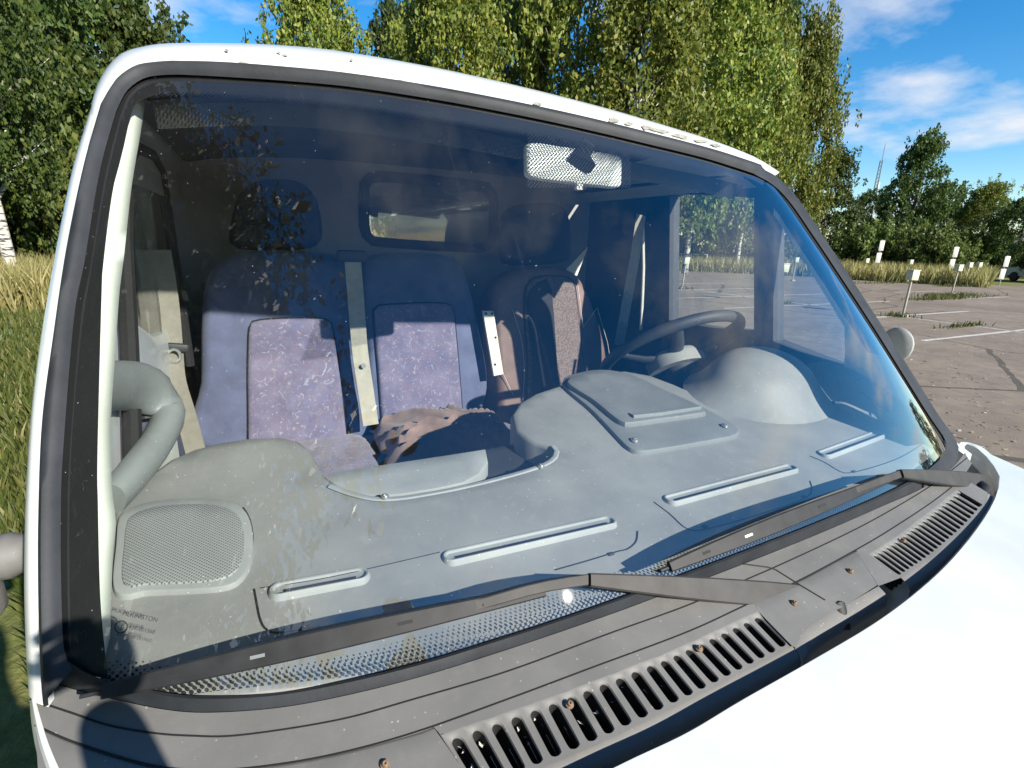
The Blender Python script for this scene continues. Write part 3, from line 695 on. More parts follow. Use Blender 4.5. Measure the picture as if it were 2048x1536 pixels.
# ---- wipers
def wiper(pts_arm, flat_from, blade_a, blade_b, clip, pivot, lift0, hb):
    """arm: wide flat cap near the pivot, thin rod to the clip; blade: bowed frame with slots and rubber edge"""
    cap = [G(*p, -lift0-.012) for p in lin(flat_from, 9)]
    up = Vector((0, -.8, .6))
    arm = MB().bar(cap, [.034, .036, .036, .034, .032, .029, .025, .021, .017], [.012]*9, up)
    rod = [G(*p, -lift0-.010) for p in spl(pts_arm, 14)]
    arm.bar(rod, [.014-.004*i/13 for i in range(14)], .007, up)
    a = part(arm, 'wiper_arm', 'wiper')
    # pivot boss
    c = C(*pivot, .0); part(MB().tube([c+Vector((0, 0, -.03)), c.lerp(cap[0], .35), cap[0]-up*.008], [.013, .012, .009], 12), 'pivot', 'black', a)
    # blade
    n_ = 24; bp = [Vector(p) for p in lin([blade_a, blade_b], n_)]
    spine = [G(p.x, p.y, -.012-.016*math.sin(math.pi*i/(n_-1))) for i, p in enumerate(bp)]
    rub = [G(p.x, p.y, -.004) for p in bp]
    mb = MB().bar(spine[1:-1], [.014+.010*math.sin(math.pi*i/(n_-3)) for i in range(n_-2)], .009, up)
    b_ = part(mb, 'blade_frame', 'black', a)
    part(MB().bar([s+(s-r_).normalized()*-.004 for s, r_ in zip(rub, spine)], .004, .011, up), 'blade_rubber', 'black', a)
    # bridges between spine and rubber
    for k in (2, 6, 9, 14, 17, 21): part(MB().tube([spine[k], rub[k]], .0035, 6), 'blade_claw', 'black', a)
    for k in (4, 8, 15, 19):
        part(MB().bar([spine[k]+up*.0046, spine[k].lerp(spine[k+1], .7)+up*.0046], .0035, .0008, up), 'frame_slot', 'dark' if k != 8 else 'metal', a)
    cc = G(*clip, -lift0-.006)
    d_ = (spine[n_//2+1]-spine[n_//2]).normalized()
    part(MB().bar([cc-d_*.022, cc-d_*.01, cc+d_*.01, cc+d_*.022], .017, .014, up), 'wiper_clip', 'black', a)
wiper([(1178, 1159), (1080, 1175), (960, 1208), (820, 1245), (690, 1280), (655, 1288)], [(1650, 1198), (1178, 1160)], (165, 1392), (1130, 1172), (640, 1289), (1690, 1222), .012, 0)
wiper([(1800, 948), (1760, 962), (1700, 985), (1640, 1012), (1615, 1024)], [(1966, 963), (1800, 948)], (1318, 1142), (1800, 948), (1615, 1022), (1968, 985), .012, 0)

# ---- dashboard
dl = [(228, 1180), (222, 1260), (219, 1353), (330, 1372), (420, 1378), (560, 1370), (700, 1345), (850, 1308), (1000, 1262), (1240, 1181), (1490, 1088), (1640, 1028), (1760, 976), (1850, 935), (1872, 905), (1860, 870), (1830, 838), (1800, 812)]
back = [(1770, 790), (1730, 766), (1690, 742), (1650, 728), (1615, 726), (1560, 770), (1500, 815), (1446, 813), (1400, 793), (1345, 769), (1300, 752), (1250, 743), (1190, 748), (1135, 768), (1075, 788), (1045, 806), (1030, 830), (1040, 860), (1075, 882), (1108, 893), (1114, 908), (1098, 926), (1060, 941), (1000, 958), (930, 975), (860, 988), (800, 996), (750, 997), (700, 987), (660, 972), (640, 955), (626, 930), (612, 902), (590, 884), (555, 876), (500, 878), (440, 887), (390, 900), (350, 918), (300, 955), (262, 990), (238, 1020)]
def dlift(x, y): return (x, y, dashz(x, y))
outl = []
for p in dl+back: outl.append(D(*p))
dash = part(MB().sheet(outl, dlift, .035, (0, 1), (0, 0, -.12), .010), 'dashboard', 'dash', ang=55)
# tray: recessed dark floor, rim strip, pale back flap
tr_ = [(652, 956), (690, 985), (770, 996), (870, 984), (1000, 955), (1090, 925), (1112, 908), (1105, 895), (1060, 882), (985, 897), (800, 930)]
part(MB().sheet([D(*p, -.05) for p in tr_], lambda x, y: (x, y, dashz(x, y)-.05), .04, (0, 1), (0, 0, -.06)), 'tray_floor', 'darkplastic', dash)
fp = [(652, 952), (700, 940), (800, 925), (900, 910), (970, 899), (972, 922), (955, 945), (925, 962), (870, 974), (800, 985), (750, 988), (705, 982), (675, 968)]
part(MB().sheet([D(*p, -.004) for p in fp], lambda x, y: (x, y, dashz(x, y)-.004), .04, (0, 1), (0, 0, -.03), .004), 'tray_flap', 'dash2', dash)
rim = [D(*p, .002) for p in spl([(660, 972), (700, 987), (750, 998), (800, 997), (870, 986), (930, 974), (1000, 957), (1060, 940), (1098, 925), (1114, 907), (1106, 893)], 40)]
part(MB().tube(rim, .006, 8, flat=.5, up=(0, 0, 1)), 'tray_rim', 'dash2', dash)
for p in [(770, 994), (1082, 933)]: screw(*p, lambda x, y: D(x, y, .006), .0045, dash, 'metal')
# speaker cover in the near corner
sp = [(236, 1178), (300, 1176), (400, 1172), (455, 1166), (480, 1150), (496, 1120), (500, 1085), (497, 1050), (488, 1025), (470, 1008), (440, 1000), (400, 997), (340, 999), (290, 1006), (255, 1020), (242, 1036), (238, 1080)]
spk = part(MB().sheet([D(*p, .008) for p in spl(sp, 60, True)], lambda x, y: (x, y, dashz(x, y)+.008), .03, (0, 1), (0, 0, -.012), .004), 'speaker_cover', 'dash2', dash)
sp2 = [(250, 1163), (300, 1164), (400, 1160), (448, 1152), (470, 1138), (482, 1110), (485, 1080), (482, 1052), (474, 1032), (458, 1019), (430, 1011), (395, 1008), (340, 1010), (300, 1016), (268, 1028), (256, 1044), (252, 1080)]
part(MB().sheet([D(*p, .0105) for p in spl(sp2, 60, True)], lambda x, y: (x, y, dashz(x, y)+.0105), .03, (0, 1), (0, 0, -.004), .002), 'speaker_mesh', 'speaker', spk)
# near-side joint across the dash
def groove(pts, name='trim_joint', w=.0014, off=.0006, parent=None, n_=30, smooth=True):
    P = [D(*p, off) for p in (spl(pts, n_) if smooth else lin(pts, n_))]
    return part(MB().tube(P, w, 5, flat=.5, up=(0, 0, 1)), name, 'dark', parent or dash)
groove([(228, 1183), (300, 1182), (400, 1178), (470, 1168), (496, 1135), (506, 1085), (500, 1040), (486, 1015)])
# defroster panels
groove([(508, 1178), (512, 1200), (520, 1238), (532, 1258), (560, 1265), (640, 1252)])
groove([(1275, 1062), (1272, 1083), (1255, 1098), (1235, 1103), (1180, 1120), (1110, 1140)])
groove([(1308, 1004), (1340, 1028), (1370, 1055), (1400, 1060), (1480, 1040), (1570, 1012), (1612, 995), (1624, 980), (1620, 962)])
groove([(1620, 912), (1650, 925), (1675, 940), (1695, 946), (1740, 936), (1800, 915), (1850, 885)])
groove([(520, 1176), (640, 1158), (760, 1132), (880, 1104)], w=.0008)
for p in [(612, 1255), (1222, 1108), (1410, 1053), (1608, 993), (1708, 943)]:
    c = D(*p, .001); part(MB().box(c, (.010, .006, .003), None, .0008), 'clip', 'darkplastic', dash)
def defrost(a, b, hw=.013):
    """raised stadium frame with an air slit"""
    A3, B3_ = D(*a, .0), D(*b, .0); ax_ = (B3_-A3); L_ = ax_.length; ax_.normalize(); sd = Vector((0, 0, 1)).cross(ax_).normalized(); up = ax_.cross(sd)
    def st(h, w, e):
        P = []
        for k in range(28):
            an = 2*math.pi*k/28; c_, s2 = math.cos(an), math.sin(an)
            P.append((A3+B3_)/2+ax_*((L_/2-hw+e)*(1 if c_ > 0 else -1)+c_*w)+sd*(s2*w)+up*h)
        return P
    mb = MB().grid([st(-.004, hw*1.25, 0), st(.003, hw*1.15, 0), st(.006, hw, 0), st(.0055, hw*.8, 0), st(.002, hw*.72, 0), st(.0015, hw*.3, 0), st(.0015, hw*.02, 0)], closed=True)
    o = part(mb, 'defroster_vent', 'dash2', dash)
    mb = MB()
    for k in (-.34,):
        mb.bar([A3+ax_*hw*1.3+sd*hw*k+up*.0022, B3_-ax_*hw*1.3+sd*hw*k+up*.0022], .0062, .002, up)
    part(mb, 'air_slit', 'dark', o)
    # dark bar above the vent, along its moulded step
    part(MB().bar([A3+sd*hw*1.35-ax_*.01+up*.0006, B3_+sd*hw*1.35+up*.0006], .0035, .002, up), 'moulded_step', 'darkplastic', o)
defrost((540, 1187), (737, 1150)); defrost((888, 1120), (1228, 1043)); defrost((1333, 1004), (1588, 936)); defrost((1643, 912), (1762, 868)); defrost((1778, 858), (1815, 838), .010)
# centre document box with hinged lid
bx = [(1128, 764), (1165, 744), (1215, 740), (1270, 752), (1330, 780), (1400, 812), (1462, 846), (1474, 858), (1462, 868), (1400, 880), (1330, 892), (1282, 898), (1262, 893), (1240, 872), (1190, 820)]
def bl(x, y): return (x, y, dashz(x, y)+.010)
box = part(MB().sheet([D(*p, .010) for p in spl(bx, 70, True)], bl, .04, (0, 1), (0, 0, -.03), .006), 'document_box', 'dash3', dash)
ld = [(1138, 762), (1170, 746), (1215, 743), (1270, 756), (1340, 787), (1408, 817), (1380, 826), (1320, 834), (1268, 841), (1250, 842), (1232, 832), (1190, 798)]
lid = part(MB().sheet([D(*p, .022) for p in spl(ld, 60, True)], lambda x, y: (x, y, dashz(x, y)+.022), .04, (0, 1), (0, 0, -.014), .005), 'box_lid', 'dash3', dash)
part(MB().bar([D(*p, .022) for p in lin([(1262, 832), (1320, 826), (1396, 814)], 8)], .022, .010, (0, 0, 1)), 'lid_catch', 'handle', dash)
for p in [(1270, 881), (1450, 852)]: screw(*p, lambda x, y: D(x, y, .012), .006, dash, 'metal')
# instrument binnacle: smooth dome
dm = []
for k in range(15):
    ph = (math.pi/2)*k/14; rw = []
    for a in [2*math.pi*q/40 for q in range(40)]:
        fl_ = 1+.26*(1-k/5)**2 if k < 5 else 1.  # flared foot
        x, y = .599+.188*fl_*math.cos(ph)**.86*math.cos(a), .368+.134*fl_*math.cos(ph)**.86*math.sin(a)
        rw.append(Vector((x, y, dashz(x, y)+-.004+.122*math.sin(ph)**1.1)))
    dm.append(rw)
part(MB().grid(dm, closed=True), 'instrument_hood', 'dash', dash, ang=60)
for p in [(1540, 833), (1666, 806)]: screw(*p, lambda x, y: D(x, y, .006), .0045, dash, 'darkplastic')
# driver-side end of the dash: raised shoulder with inset cap
si = [D(*p, .001) for p in spl([(1640, 812), (1668, 812), (1690, 822), (1730, 832), (1780, 846), (1845, 866)], 24)]
so_ = [X_(p[0], p[1], .834) for p in spl([(1612, 729), (1645, 723), (1690, 735), (1740, 762), (1790, 797), (1848, 846)], 24)]
part(MB().grid([[p+Vector((0, 0, -.01)) for p in si], si]+[[a.lerp(b, t)+Vector((0, 0, -.006*math.sin(math.pi*t))) for a, b in zip(si, so_)] for t in (.2, .4, .6, .8, .93)]+[so_, [p+Vector((.004, 0, -.006)) for p in so_], [p+Vector((.005, 0, -.08)) for p in so_]]), 'dash_shoulder', 'dash', dash, ang=60)
def shp(x, y):
    return hit(lambda P: (P-si[12]).dot(((so_[12]-si[12]).cross(so_[20]-so_[4])).normalized())+(.002 if (so_[12]-si[12]).cross(so_[20]-so_[4]).z < 0 else -.002), x, y)
part(MB().tube([shp(*p) for p in spl([(1800, 806), (1788, 822), (1768, 818), (1738, 796), (1712, 774), (1710, 764), (1722, 757)], 24)], .0012, 5), 'trim_joint', 'dark', dash)

# ---- steering wheel
wc = Vector((.495, .623, 1.486)); tl = -.657
e1_ = Vector((1, .03, 0)).normalized(); e2_ = Vector((-.03, math.cos(tl), math.sin(tl))).normalized(); wn_ = e1_.cross(e2_).normalized()
def wp(r_, a, h=0): return wc+e1_*(r_*math.cos(a))+e2_*(r_*math.sin(a))+wn_*h
wheel = part(MB().tube([wp(.21, 2*math.pi*k/64) for k in range(64)], .0165, 14, closed=True), 'steering_wheel', 'darkplastic', ang=80)
hub = [wp(.085*(1+.12*math.cos(2*a)), a) for a in [2*math.pi*k/36 for k in range(36)]]
part(MB().puff([p-wn_*.015 for p in hub], wn_, .05, .022, 5, .35), 'wheel_hub', 'dash', wheel, ang=60)
for a in (rad(0), rad(180), rad(235), rad(305)):
    part(MB().tube([wp(.05, a, -.03), wp(.12, a, -.025), wp(.17, a, -.012), wp(.205, a, 0)], [.024, .02, .016, .012], 10, flat=.45, up=wn_), 'spoke', 'darkplastic', wheel)
part(MB().tube([wc-wn_*.03, wc-wn_*.12, wc-wn_*.30], [.05, .055, .05], 16), 'steering_column', 'darkplastic', wheel)

# ---- inside door/pillar trim, near side
tp_o = spl([(205, 1358), (196, 1284), (186, 1182), (182, 1011), (182, 910), (190, 700), (196, 540), (212, 410), (232, 310), (262, 200)], 50)
tp_i = spl([(219, 1353), (222, 1216), (226, 1113), (232, 1042), (224, 978), (222, 842), (231, 705), (239, 585), (248, 513), (263, 376), (280, 273), (291, 200)], 50)
A_ = [G(*p, .028) for p in tp_o]; B_ = [G(*p, .065) for p in tp_i]
part(MB().grid([A_, [a.lerp(b, .5)+Vector((0, -.008, .004)) for a, b in zip(A_, B_)], B_, [b+Vector((-.015, .03, 0)) for b in B_], [b+Vector((-.06, .05, 0)) for b in B_]]), 'pillar_trim', 'inner_paint', ang=60)
# far side pillar (traced on the plane of the cab side)
XS = .84
def SX(px, py, x=XS): return X_(px, py, x)
pp = [(1545, 372), (1548, 430), (1580, 478), (1620, 542), (1660, 606), (1689, 655), (1690, 700), (1688, 742), (1740, 770), (1800, 812), (1842, 850), (1876, 892), (1860, 850), (1793, 742), (1733, 648), (1673, 555), (1613, 464), (1564, 396), (1543, 370)]
part(MB().prism([SX(*p) for p in pp], (.05, 0, 0)), 'pillar_trim', 'inner_paint', ang=30)
# highlight along the pillar edge next to the screen, built as a pale tube
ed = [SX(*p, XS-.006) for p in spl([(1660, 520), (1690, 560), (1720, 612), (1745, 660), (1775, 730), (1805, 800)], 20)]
part(MB().tube(ed, .007, 8), 'pillar_highlight', 'inner_paint')
# far door: frame bars, window panes, belt line panel
door = part(MB().prism([SX(*p) for p in [(1255, 665), (1335, 640), (1420, 655), (1510, 662), (1548, 683), (1690, 738), (1800, 812), (1800, 1000), (1255, 900)]], (.06, 0, 0)), 'door', 'headliner')
for pl in ([(1308, 365), (1340, 385), (1338, 640), (1335, 690), (1282, 700), (1285, 450)], [(1508, 380), (1548, 380), (1546, 700), (1508, 700)], [(1285, 450), (1300, 375), (1350, 352), (1430, 350), (1520, 358), (1560, 372), (1556, 396), (1508, 396), (1430, 390), (1352, 388), (1340, 392), (1337, 420)]):
    part(MB().prism([SX(*p) for p in pl], (.05, 0, 0)), 'window_frame', 'darkplastic', door)
part(MB().prism([SX(*p, XS+.02) for p in [(1330, 380), (1515, 385), (1515, 690), (1330, 690)]], (.002, 0, 0)), 'window_glass', 'sideglass', door)
part(MB().prism([SX(*p, XS+.02) for p in [(1540, 400), (1700, 650), (1700, 760), (1540, 710)]], (.002, 0, 0)), 'quarter_glass', 'sideglass', door)
# near door: panel, window frame, grab handle
XN = -.845
def NX(px, py, x=XN): return X_(px, py, x)
ndoor = part(MB().prism([Vector((XN-.02, y, z)) for y, z in ((.22, 1.42), (.5, 1.40), (1.25, 1.40), (1.25, .55), (.22, .55))], (-.05, 0, 0)), 'door', 'inner_paint')
part(MB().grid([[Vector((XN-.02, y, 1.30)), Vector((XN-.02, y, zt-.02)), Vector((XN-.024, y, zt)), Vector((XN-.05, y, zt)), Vector((XN-.05, y, 1.30))] for y, zt in ((.22, 1.52), (.35, 1.62), (.5, 1.66), (.62, 1.66), (.70, 1.62), (.9, 1.55), (1.2, 1.52))]), 'door_top_rail', 'paint', ndoor)
part(MB().tube([Vector((XN, y, z)) for y, z in ((.40, 1.42), (.52, 1.60), (.62, 1.78), (.74, 1.92), (.88, 1.97), (1.1, 1.98), (1.22, 1.95), (1.24, 1.7), (1.24, 1.4))], .014, 8), 'window_frame', 'dark', ndoor)
part(MB().prism([Vector((XN-.035, y, z)) for y, z in ((.3, 1.42), (.62, 1.80), (.76, 1.92), (1.15, 1.98), (1.24, 1.9), (1.24, 1.42))], (-.003, 0, 0)), 'window_glass', 'sideglass', ndoor)
# grab handle: thick curved grip on the near end of the dash
gh = [Vector(p) for p in [NX(232, 985, -.80), NX(285, 935, -.765), NX(330, 880, -.745), NX(352, 830, -.742), NX(340, 795, -.755), NX(300, 778, -.79), NX(262, 770, -.82)]]
gh = [D(236, 985, .03), D(285, 930, .055), D(322, 880, .075)]
g0 = gh[0]
ghp = spl([Y_(215, 1005, .30), Y_(265, 950, .36), Y_(310, 890, .44), Y_(334, 840, .50), Y_(328, 803, .52), Y_(300, 783, .50), Y_(262, 772, .45), Y_(220, 772, .37), Y_(180, 780, .28)], 24)
part(MB().tube(ghp, [.037+.006*math.sin(math.pi*i/23) for i in range(24)], 18, flat=.62, up=(-1, -.2, .5)), 'grab_handle', 'handle', ndoor, ang=80)
part(MB().tube([p+Vector((-.03, -.01, -.004)) for p in ghp[10:]], .016, 8), 'handle_inset', 'darkplastic', ndoor)
for p in ((250, 765), (262, 752)):
    b = Y_(p[0], p[1], .46); part(MB().tube([b+Vector((0, 0, -.02)), b, b+Vector((0, 0, .012))], [.004, .004, .003], 8), 'lock_pin', 'darkplastic', ndoor)

# ---- cab shell: bulkhead, headliner, floor, side walls, cargo body
bk = 1.66
def bulk():
    mb = MB(); w0 = [Y_(*p, bk) for p in [(728, 370), (745, 356), (790, 356), (960, 373), (982, 388), (985, 420), (982, 470), (972, 490), (940, 496), (760, 484), (735, 474), (727, 450)]]
    inner = spl(w0, 40, True); c = sum(inner, Vector())/40
    # outer rectangle of the bulkhead with the same number of points
    out = []
    for p in inner:
        d = p-c; sx = ((.92 if d.x > 0 else -.92)-c.x)/d.x if abs(d.x) > 1e-6 else 99; sz = ((2.16 if d.z > 0 else .4)-c.z)/d.z if abs(d.z) > 1e-6 else 99
        out.append(c+d*min(abs(sx), abs(sz)))
    mid = [c+(p-c)*1.35 for p in inner]
    mb.grid([out, [p+Vector((0, .0, 0)) for p in mid], [c+(p-c)*1.12+Vector((0, -.01, 0)) for p in inner], [p+Vector((0, -.01, 0)) for p in inner], [p+Vector((0, .03, 0)) for p in inner]], closed=True)
    return mb, inner
mb, inner = bulk()
bulkhead = part(mb, 'bulkhead', 'bulkhead', ang=40)
part(MB().tube([p+Vector((0, -.014, 0)) for p in inner], .021, 8, closed=True), 'window_gasket', 'dark', bulkhead)
part(MB().prism([p+Vector((0, .005, 0)) for p in inner], (0, .003, 0)), 'window_glass', 'bulkglass', bulkhead)
# side walls behind doors, floor, rear, roof underside
sh_ = MB()
for x in (-.97, .97):
    sh_.prism([Vector((x, y, z)) for y, z in ((1.2, .35), (1.2, 2.04), (5.1, 2.06), (5.1, .35))], (.01 if x < 0 else -.01, 0, 0))
for x0, x1, z0, z1 in ((-.97, .97, .35, 1.45), (-.97, .97, 2.0, 2.09), (-.97, -.74, 1.45, 2.0), (-.12, .12, 1.45, 2.0), (.74, .97, 1.45, 2.0)):  # rear doors round two window openings, added to let daylight into the cargo space
    sh_.prism([Vector((x0, 5.1, z0)), Vector((x1, 5.1, z0)), Vector((x1, 5.1, z1)), Vector((x0, 5.1, z1))], (0, .01, 0))
for x0 in (-.74, .12):
    part(MB().prism([Vector((x0, 5.104, 1.45)), Vector((x0+.62, 5.104, 1.45)), Vector((x0+.62, 5.104, 2.0)), Vector((x0, 5.104, 2.0))], (0, .003, 0)), 'rear_window', 'sideglass')
for x in (-.97, .78):
    sh_.prism([Vector((x, 1.5, 2.06)), Vector((x, 5.1, 2.06)), Vector((x+.19, 5.1, 2.06)), Vector((x+.19, 1.5, 2.06))], (0, 0, .02))
part(sh_, 'cargo_body', 'paint', ang=30)
part(MB().prism([Vector((-.95, -.1, .40)), Vector((.95, -.1, .40)), Vector((.95, 5.1, .40)), Vector((-.95, 5.1, .40))], (0, 0, -.06)), 'floor_pan', 'dark')
hl = []
for y in (.50, .62, .9, 1.3, 1.7):
    hl.append([Vector((x, y+.12*x*x, 2.045-.07*abs(x/.9)**4+(.03 if y > .55 else 0.)-.0*y)) for x in [-.82+.0911*i for i in range(19)]])
part(MB().grid(hl), 'headliner', 'headliner')
hd = []
for off, dz in ((.02, 0), (.05, -.03), (.09, -.02), (.12, .02)):
    hd.append([G(*p, .02)+Vector((0, off, dz)) for p in spl([(300, 205), (513, 200), (700, 215), (850, 238), (1000, 266), (1150, 298), (1300, 326), (1420, 350), (1500, 370)], 40)])
part(MB().grid(hd), 'header_trim', 'headliner')
part(MB().prism([Vector((XN-.04, y, z)) for y, z in ((1.24, .5), (1.24, 2.02), (1.66, 2.02), (1.66, .5))], (-.05, 0, 0)), 'b_pillar', 'belt')
part(MB().prism([Vector((XS+.02, y, z)) for y, z in ((1.14, .5), (1.14, 2.06), (1.66, 2.06), (1.66, .5))], (.06, 0, 0)), 'b_pillar', 'headliner')
# side skins of the doors (outside)
part(MB().prism([Vector((-.975, y, z)) for y, z in ((.62, .45), (.62, 1.46), (.7, 1.47), (1.2, 1.48), (1.2, .45))], (.03, 0, 0)), 'door_skin', 'paint', ndoor)
part(MB().prism([Vector((.955, y, z)) for y, z in ((.0, .45), (.02, 1.30), (.30, 1.44), (1.2, 1.44), (1.2, .45))], (.03, 0, 0)), 'door_skin', 'paint', door)
# nose under the hood and wheels so that the van stands on the ground
part(MB().prism([Vector((-.80, y, z)) for y, z in ((-1.1, .45), (-1.12, .85), (-1.05, .98), (-.3, 1.06), (.0, 1.08), (.0, .45))], (1.65, 0, 0)), 'nose', 'paint', ang=30)
for x in (-.86, .86):
    for y in (-.35, 3.9):
        w_ = part(MB().tube([Vector((x-.1, y, .34)), Vector((x-.09, y, .34)), Vector((x+.09, y, .34)), Vector((x+.1, y, .34))], [.28, .34, .34, .28], 28), 'wheel', 'black')
        part(MB().tube([Vector((x-.104, y, .34)), Vector((x+.104, y, .34))], .2, 20), 'rim', 'metal', w_)
# door mirror arms either side
c0 = X_(-6, 1128, -1.03)
ma = MB()
pth = [c0+Vector((.06, .02, 0))+Vector((-.012*k, 0, 0)) for k in range(16)]
ma.tube(pth, [.030+(.006 if k % 4 < 2 else 0) for k in range(16)], 18)
part(ma, 'mirror_arm', 'cowl', ndoor, ang=60)
part(MB().box(c0+Vector((-.06, .03, -.075)), (.09, .05, .06), None, .015), 'mirror_foot', 'cowl', ndoor)
c1 = X_(1808, 692, 1.0)
part(MB().ball(c1+Vector((.0, .02, .0)), (.018, .045, .05)), 'mirror_housing', 'dash2', door)

# ---- rear view mirror
mc = Y_(1155, 332, .40)
ax_ = (Y_(1250, 345, .405)-Y_(1060, 320, .395)); L_ = ax_.length; ax_.normalize(); up_ = Vector((0, .12, 1)); up_ = (up_-ax_*up_.dot(ax_)).normalized(); nf = ax_.cross(up_)
if nf.y > 0: nf = -nf
outl = []
for k in range(44):
    a = 2*math.pi*k/44; c_, s2 = math.cos(a), math.sin(a); p_ = .22
    outl.append(mc+ax_*(L_/2*abs(c_)**p_*(1 if c_ > 0 else -1))+up_*(.034*abs(s2)**p_*(1 if s2 > 0 else -1)))
M['mirrorback'] = simple('mirror_shell', (.66, .66, .62), .5, .06, 8)
mirror = part(MB().puff(outl, nf, .014, .010, 5, .06), 'rear_view_mirror', 'mirrorback', ang=60)
gp = G(1178, 284, .006)
part(MB().bar([gp, gp.lerp(mc, .5)+Vector((0, .005, 0)), mc+nf*.014], [.03, .035, .055], [.012, .02, .03], (0, -.8, .6)), 'mirror_stalk', 'black', mirror)
part(MB().box(mc-up_*.041+nf*.004, (.016, .012, .014), None, .003), 'dip_lever', 'mirrorback', mirror)

# ---- seats
sn = Vector((0, -1, .16)).normalized()
def SP(px, py, y0): # inclined plane of a backrest: y grows with z
    return hit(lambda P: P.y-(y0+.16*(P.z-1.3)), px, py)
def seat(name, back, ins, y0, matb, mati, depth=.12, bul=.05):
    b = part(MB().puff([SP(*p, y0) for p in spl(back, 48, True)], sn, depth, bul, 6, .13), name, matb, ang=70)
    part(MB().puff([SP(*p, y0)+sn*.022 for p in spl(ins, 48, True)], sn, .03, .012, 5, .10), 'seat_insert', mati, b, ang=70)
    part(MB().tube([SP(*p, y0)+sn*.013 for p in spl(ins, 60, True)], .0032, 6, closed=True), 'piping', 'blackcloth', b)
    return b
s1 = seat('passenger_backrest', [(402, 900), (400, 760), (400, 640), (410, 560), (440, 515), (500, 498), (600, 498), (670, 508), (700, 530), (708, 640), (720, 780), (730, 900)],
          [(500, 930), (497, 900), (497, 850), (496, 760), (497, 690), (499, 656), (505, 643), (540, 638), (600, 636), (648, 638), (662, 646), (668, 680), (678, 740), (690, 850), (696, 900), (696, 930)], 1.20, 'seatside', 'fabric')
s2 = seat('middle_backrest', [(742, 860), (734, 720), (726, 600), (728, 530), (745, 508), (800, 502), (890, 506), (925, 525), (945, 580), (962, 660), (978, 740), (976, 800), (950, 850), (900, 880)],
          [(768, 890), (764, 860), (755, 740), (747, 650), (746, 622), (752, 612), (800, 608), (850, 606), (894, 608), (904, 618), (908, 650), (916, 740), (922, 820), (924, 870), (922, 890)], 1.20, 'seatside', 'fabric')
for (pts, y0, par) in (([(458, 480), (462, 430), (476, 385), (510, 358), (560, 352), (608, 362), (636, 395), (646, 440), (642, 480), (600, 494), (500, 494)], 1.22, s1),):
    part(MB().puff([SP(*p, y0) for p in spl(pts, 40, True)], sn, .07, .05, 5, .3), 'headrest', 'headcloth', par, ang=70)
    for (px, py) in ((550, 412), (550, 446)):
        part(MB().tube([SP(px-45, py, y0)+sn*.012, SP(px, py, y0)+sn*.02, SP(px+45, py, y0)+sn*.012], .008, 6), 'headrest_rib', 'blackcloth', par)
    for px in (520, 585): part(MB().tube([SP(px, 520, 1.25), SP(px, 480, 1.25)], .006, 6), 'headrest_post', 'metal', par)
# bench cushion (shared by the two passenger places)
zc = 1.02
cu = [Z_(*p, zc) for p in ((560, 872), (720, 852), (880, 840))]
def cushion(x0, x1, mat, name, par=None, y0=.60, y1=1.20, z=1.12):
    pl = [Vector((x0+.03, y0, z)), Vector((x0, y0+.05, z)), Vector((x0, y1, z)), Vector((x1, y1, z)), Vector((x1, y0+.05, z)), Vector((x1-.03, y0, z))]
    return part(MB().puff(spl(pl, 40, True), (0, -.05, 1), .14, .04, 5, .15), name, mat, par, ang=70)
bench = cushion(-.84, .16, 'seatside', 'bench_cushion', y0=.62)
cushion(-.70, -.36, 'fabric', 'seat_insert', bench, .66, 1.17, 1.138); cushion(-.27, .08, 'fabric', 'seat_insert', bench, .66, 1.17, 1.138)
# driver's seat
s3 = seat('driver_backrest', [(998, 800), (990, 700), (985, 610), (1000, 560), (1040, 535), (1090, 530), (1140, 536), (1168, 560), (1190, 610), (1212, 680), (1222, 760), (1220, 860), (1010, 860)],
          [(1062, 840), (1052, 720), (1046, 600), (1060, 560), (1100, 552), (1140, 560), (1150, 610), (1160, 700), (1172, 800), (1172, 840)], 1.20, 'brown', 'weave')
part(MB().puff([SP(*p, 1.19)+sn*.02 for p in spl([(1066, 850), (1060, 720), (1050, 600), (1070, 565), (1095, 560), (1104, 620), (1112, 740), (1120, 850)], 30, True)], sn, .02, .012, 4, .2), 'seat_insert', 'blackcloth', s3, ang=70)  # dark strip painting a shadow down the centre of the driver's backrest
part(MB().puff([SP(*p, 1.21) for p in spl([(1012, 500), (1012, 440), (1030, 410), (1080, 402), (1130, 408), (1146, 440), (1148, 500), (1135, 522), (1030, 526)], 40, True)], sn, .07, .045, 5, .3), 'headrest', 'headcloth', s3, ang=70)
for a in ([(1022, 620), (1040, 680), (1046, 740), (1042, 800)], [(1150, 560), (1160, 640), (1162, 652)], [(1162, 655), (1188, 618)], [(1190, 615), (1212, 690), (1218, 740)], [(1000, 740), (1016, 775), (1024, 790)]):
    part(MB().tube([SP(*p, 1.20)+sn*.016 for p in lin(a, 8)], .0014, 5), 'seam', 'stitch', s3)
cushion(.26, .74, 'brown', 'driver_cushion', None, .62, 1.2, 1.10)
# pale perforated bracket between the seats and its holes
br = part(MB().prism([SP(*p, 1.12) for p in [(966, 622), (987, 622), (1007, 748), (988, 752)]], (0, .012, 0)), 'seat_bracket', 'palemetal', ang=30)
for p in [(972, 627), (984, 627), (991, 675), (990, 729)]:
    c = SP(*p, 1.12); part(MB().tube([c+Vector((0, -.0015, 0)), c+Vector((0, .001, 0))], .0045, 10), 'bracket_hole', 'dark', br)
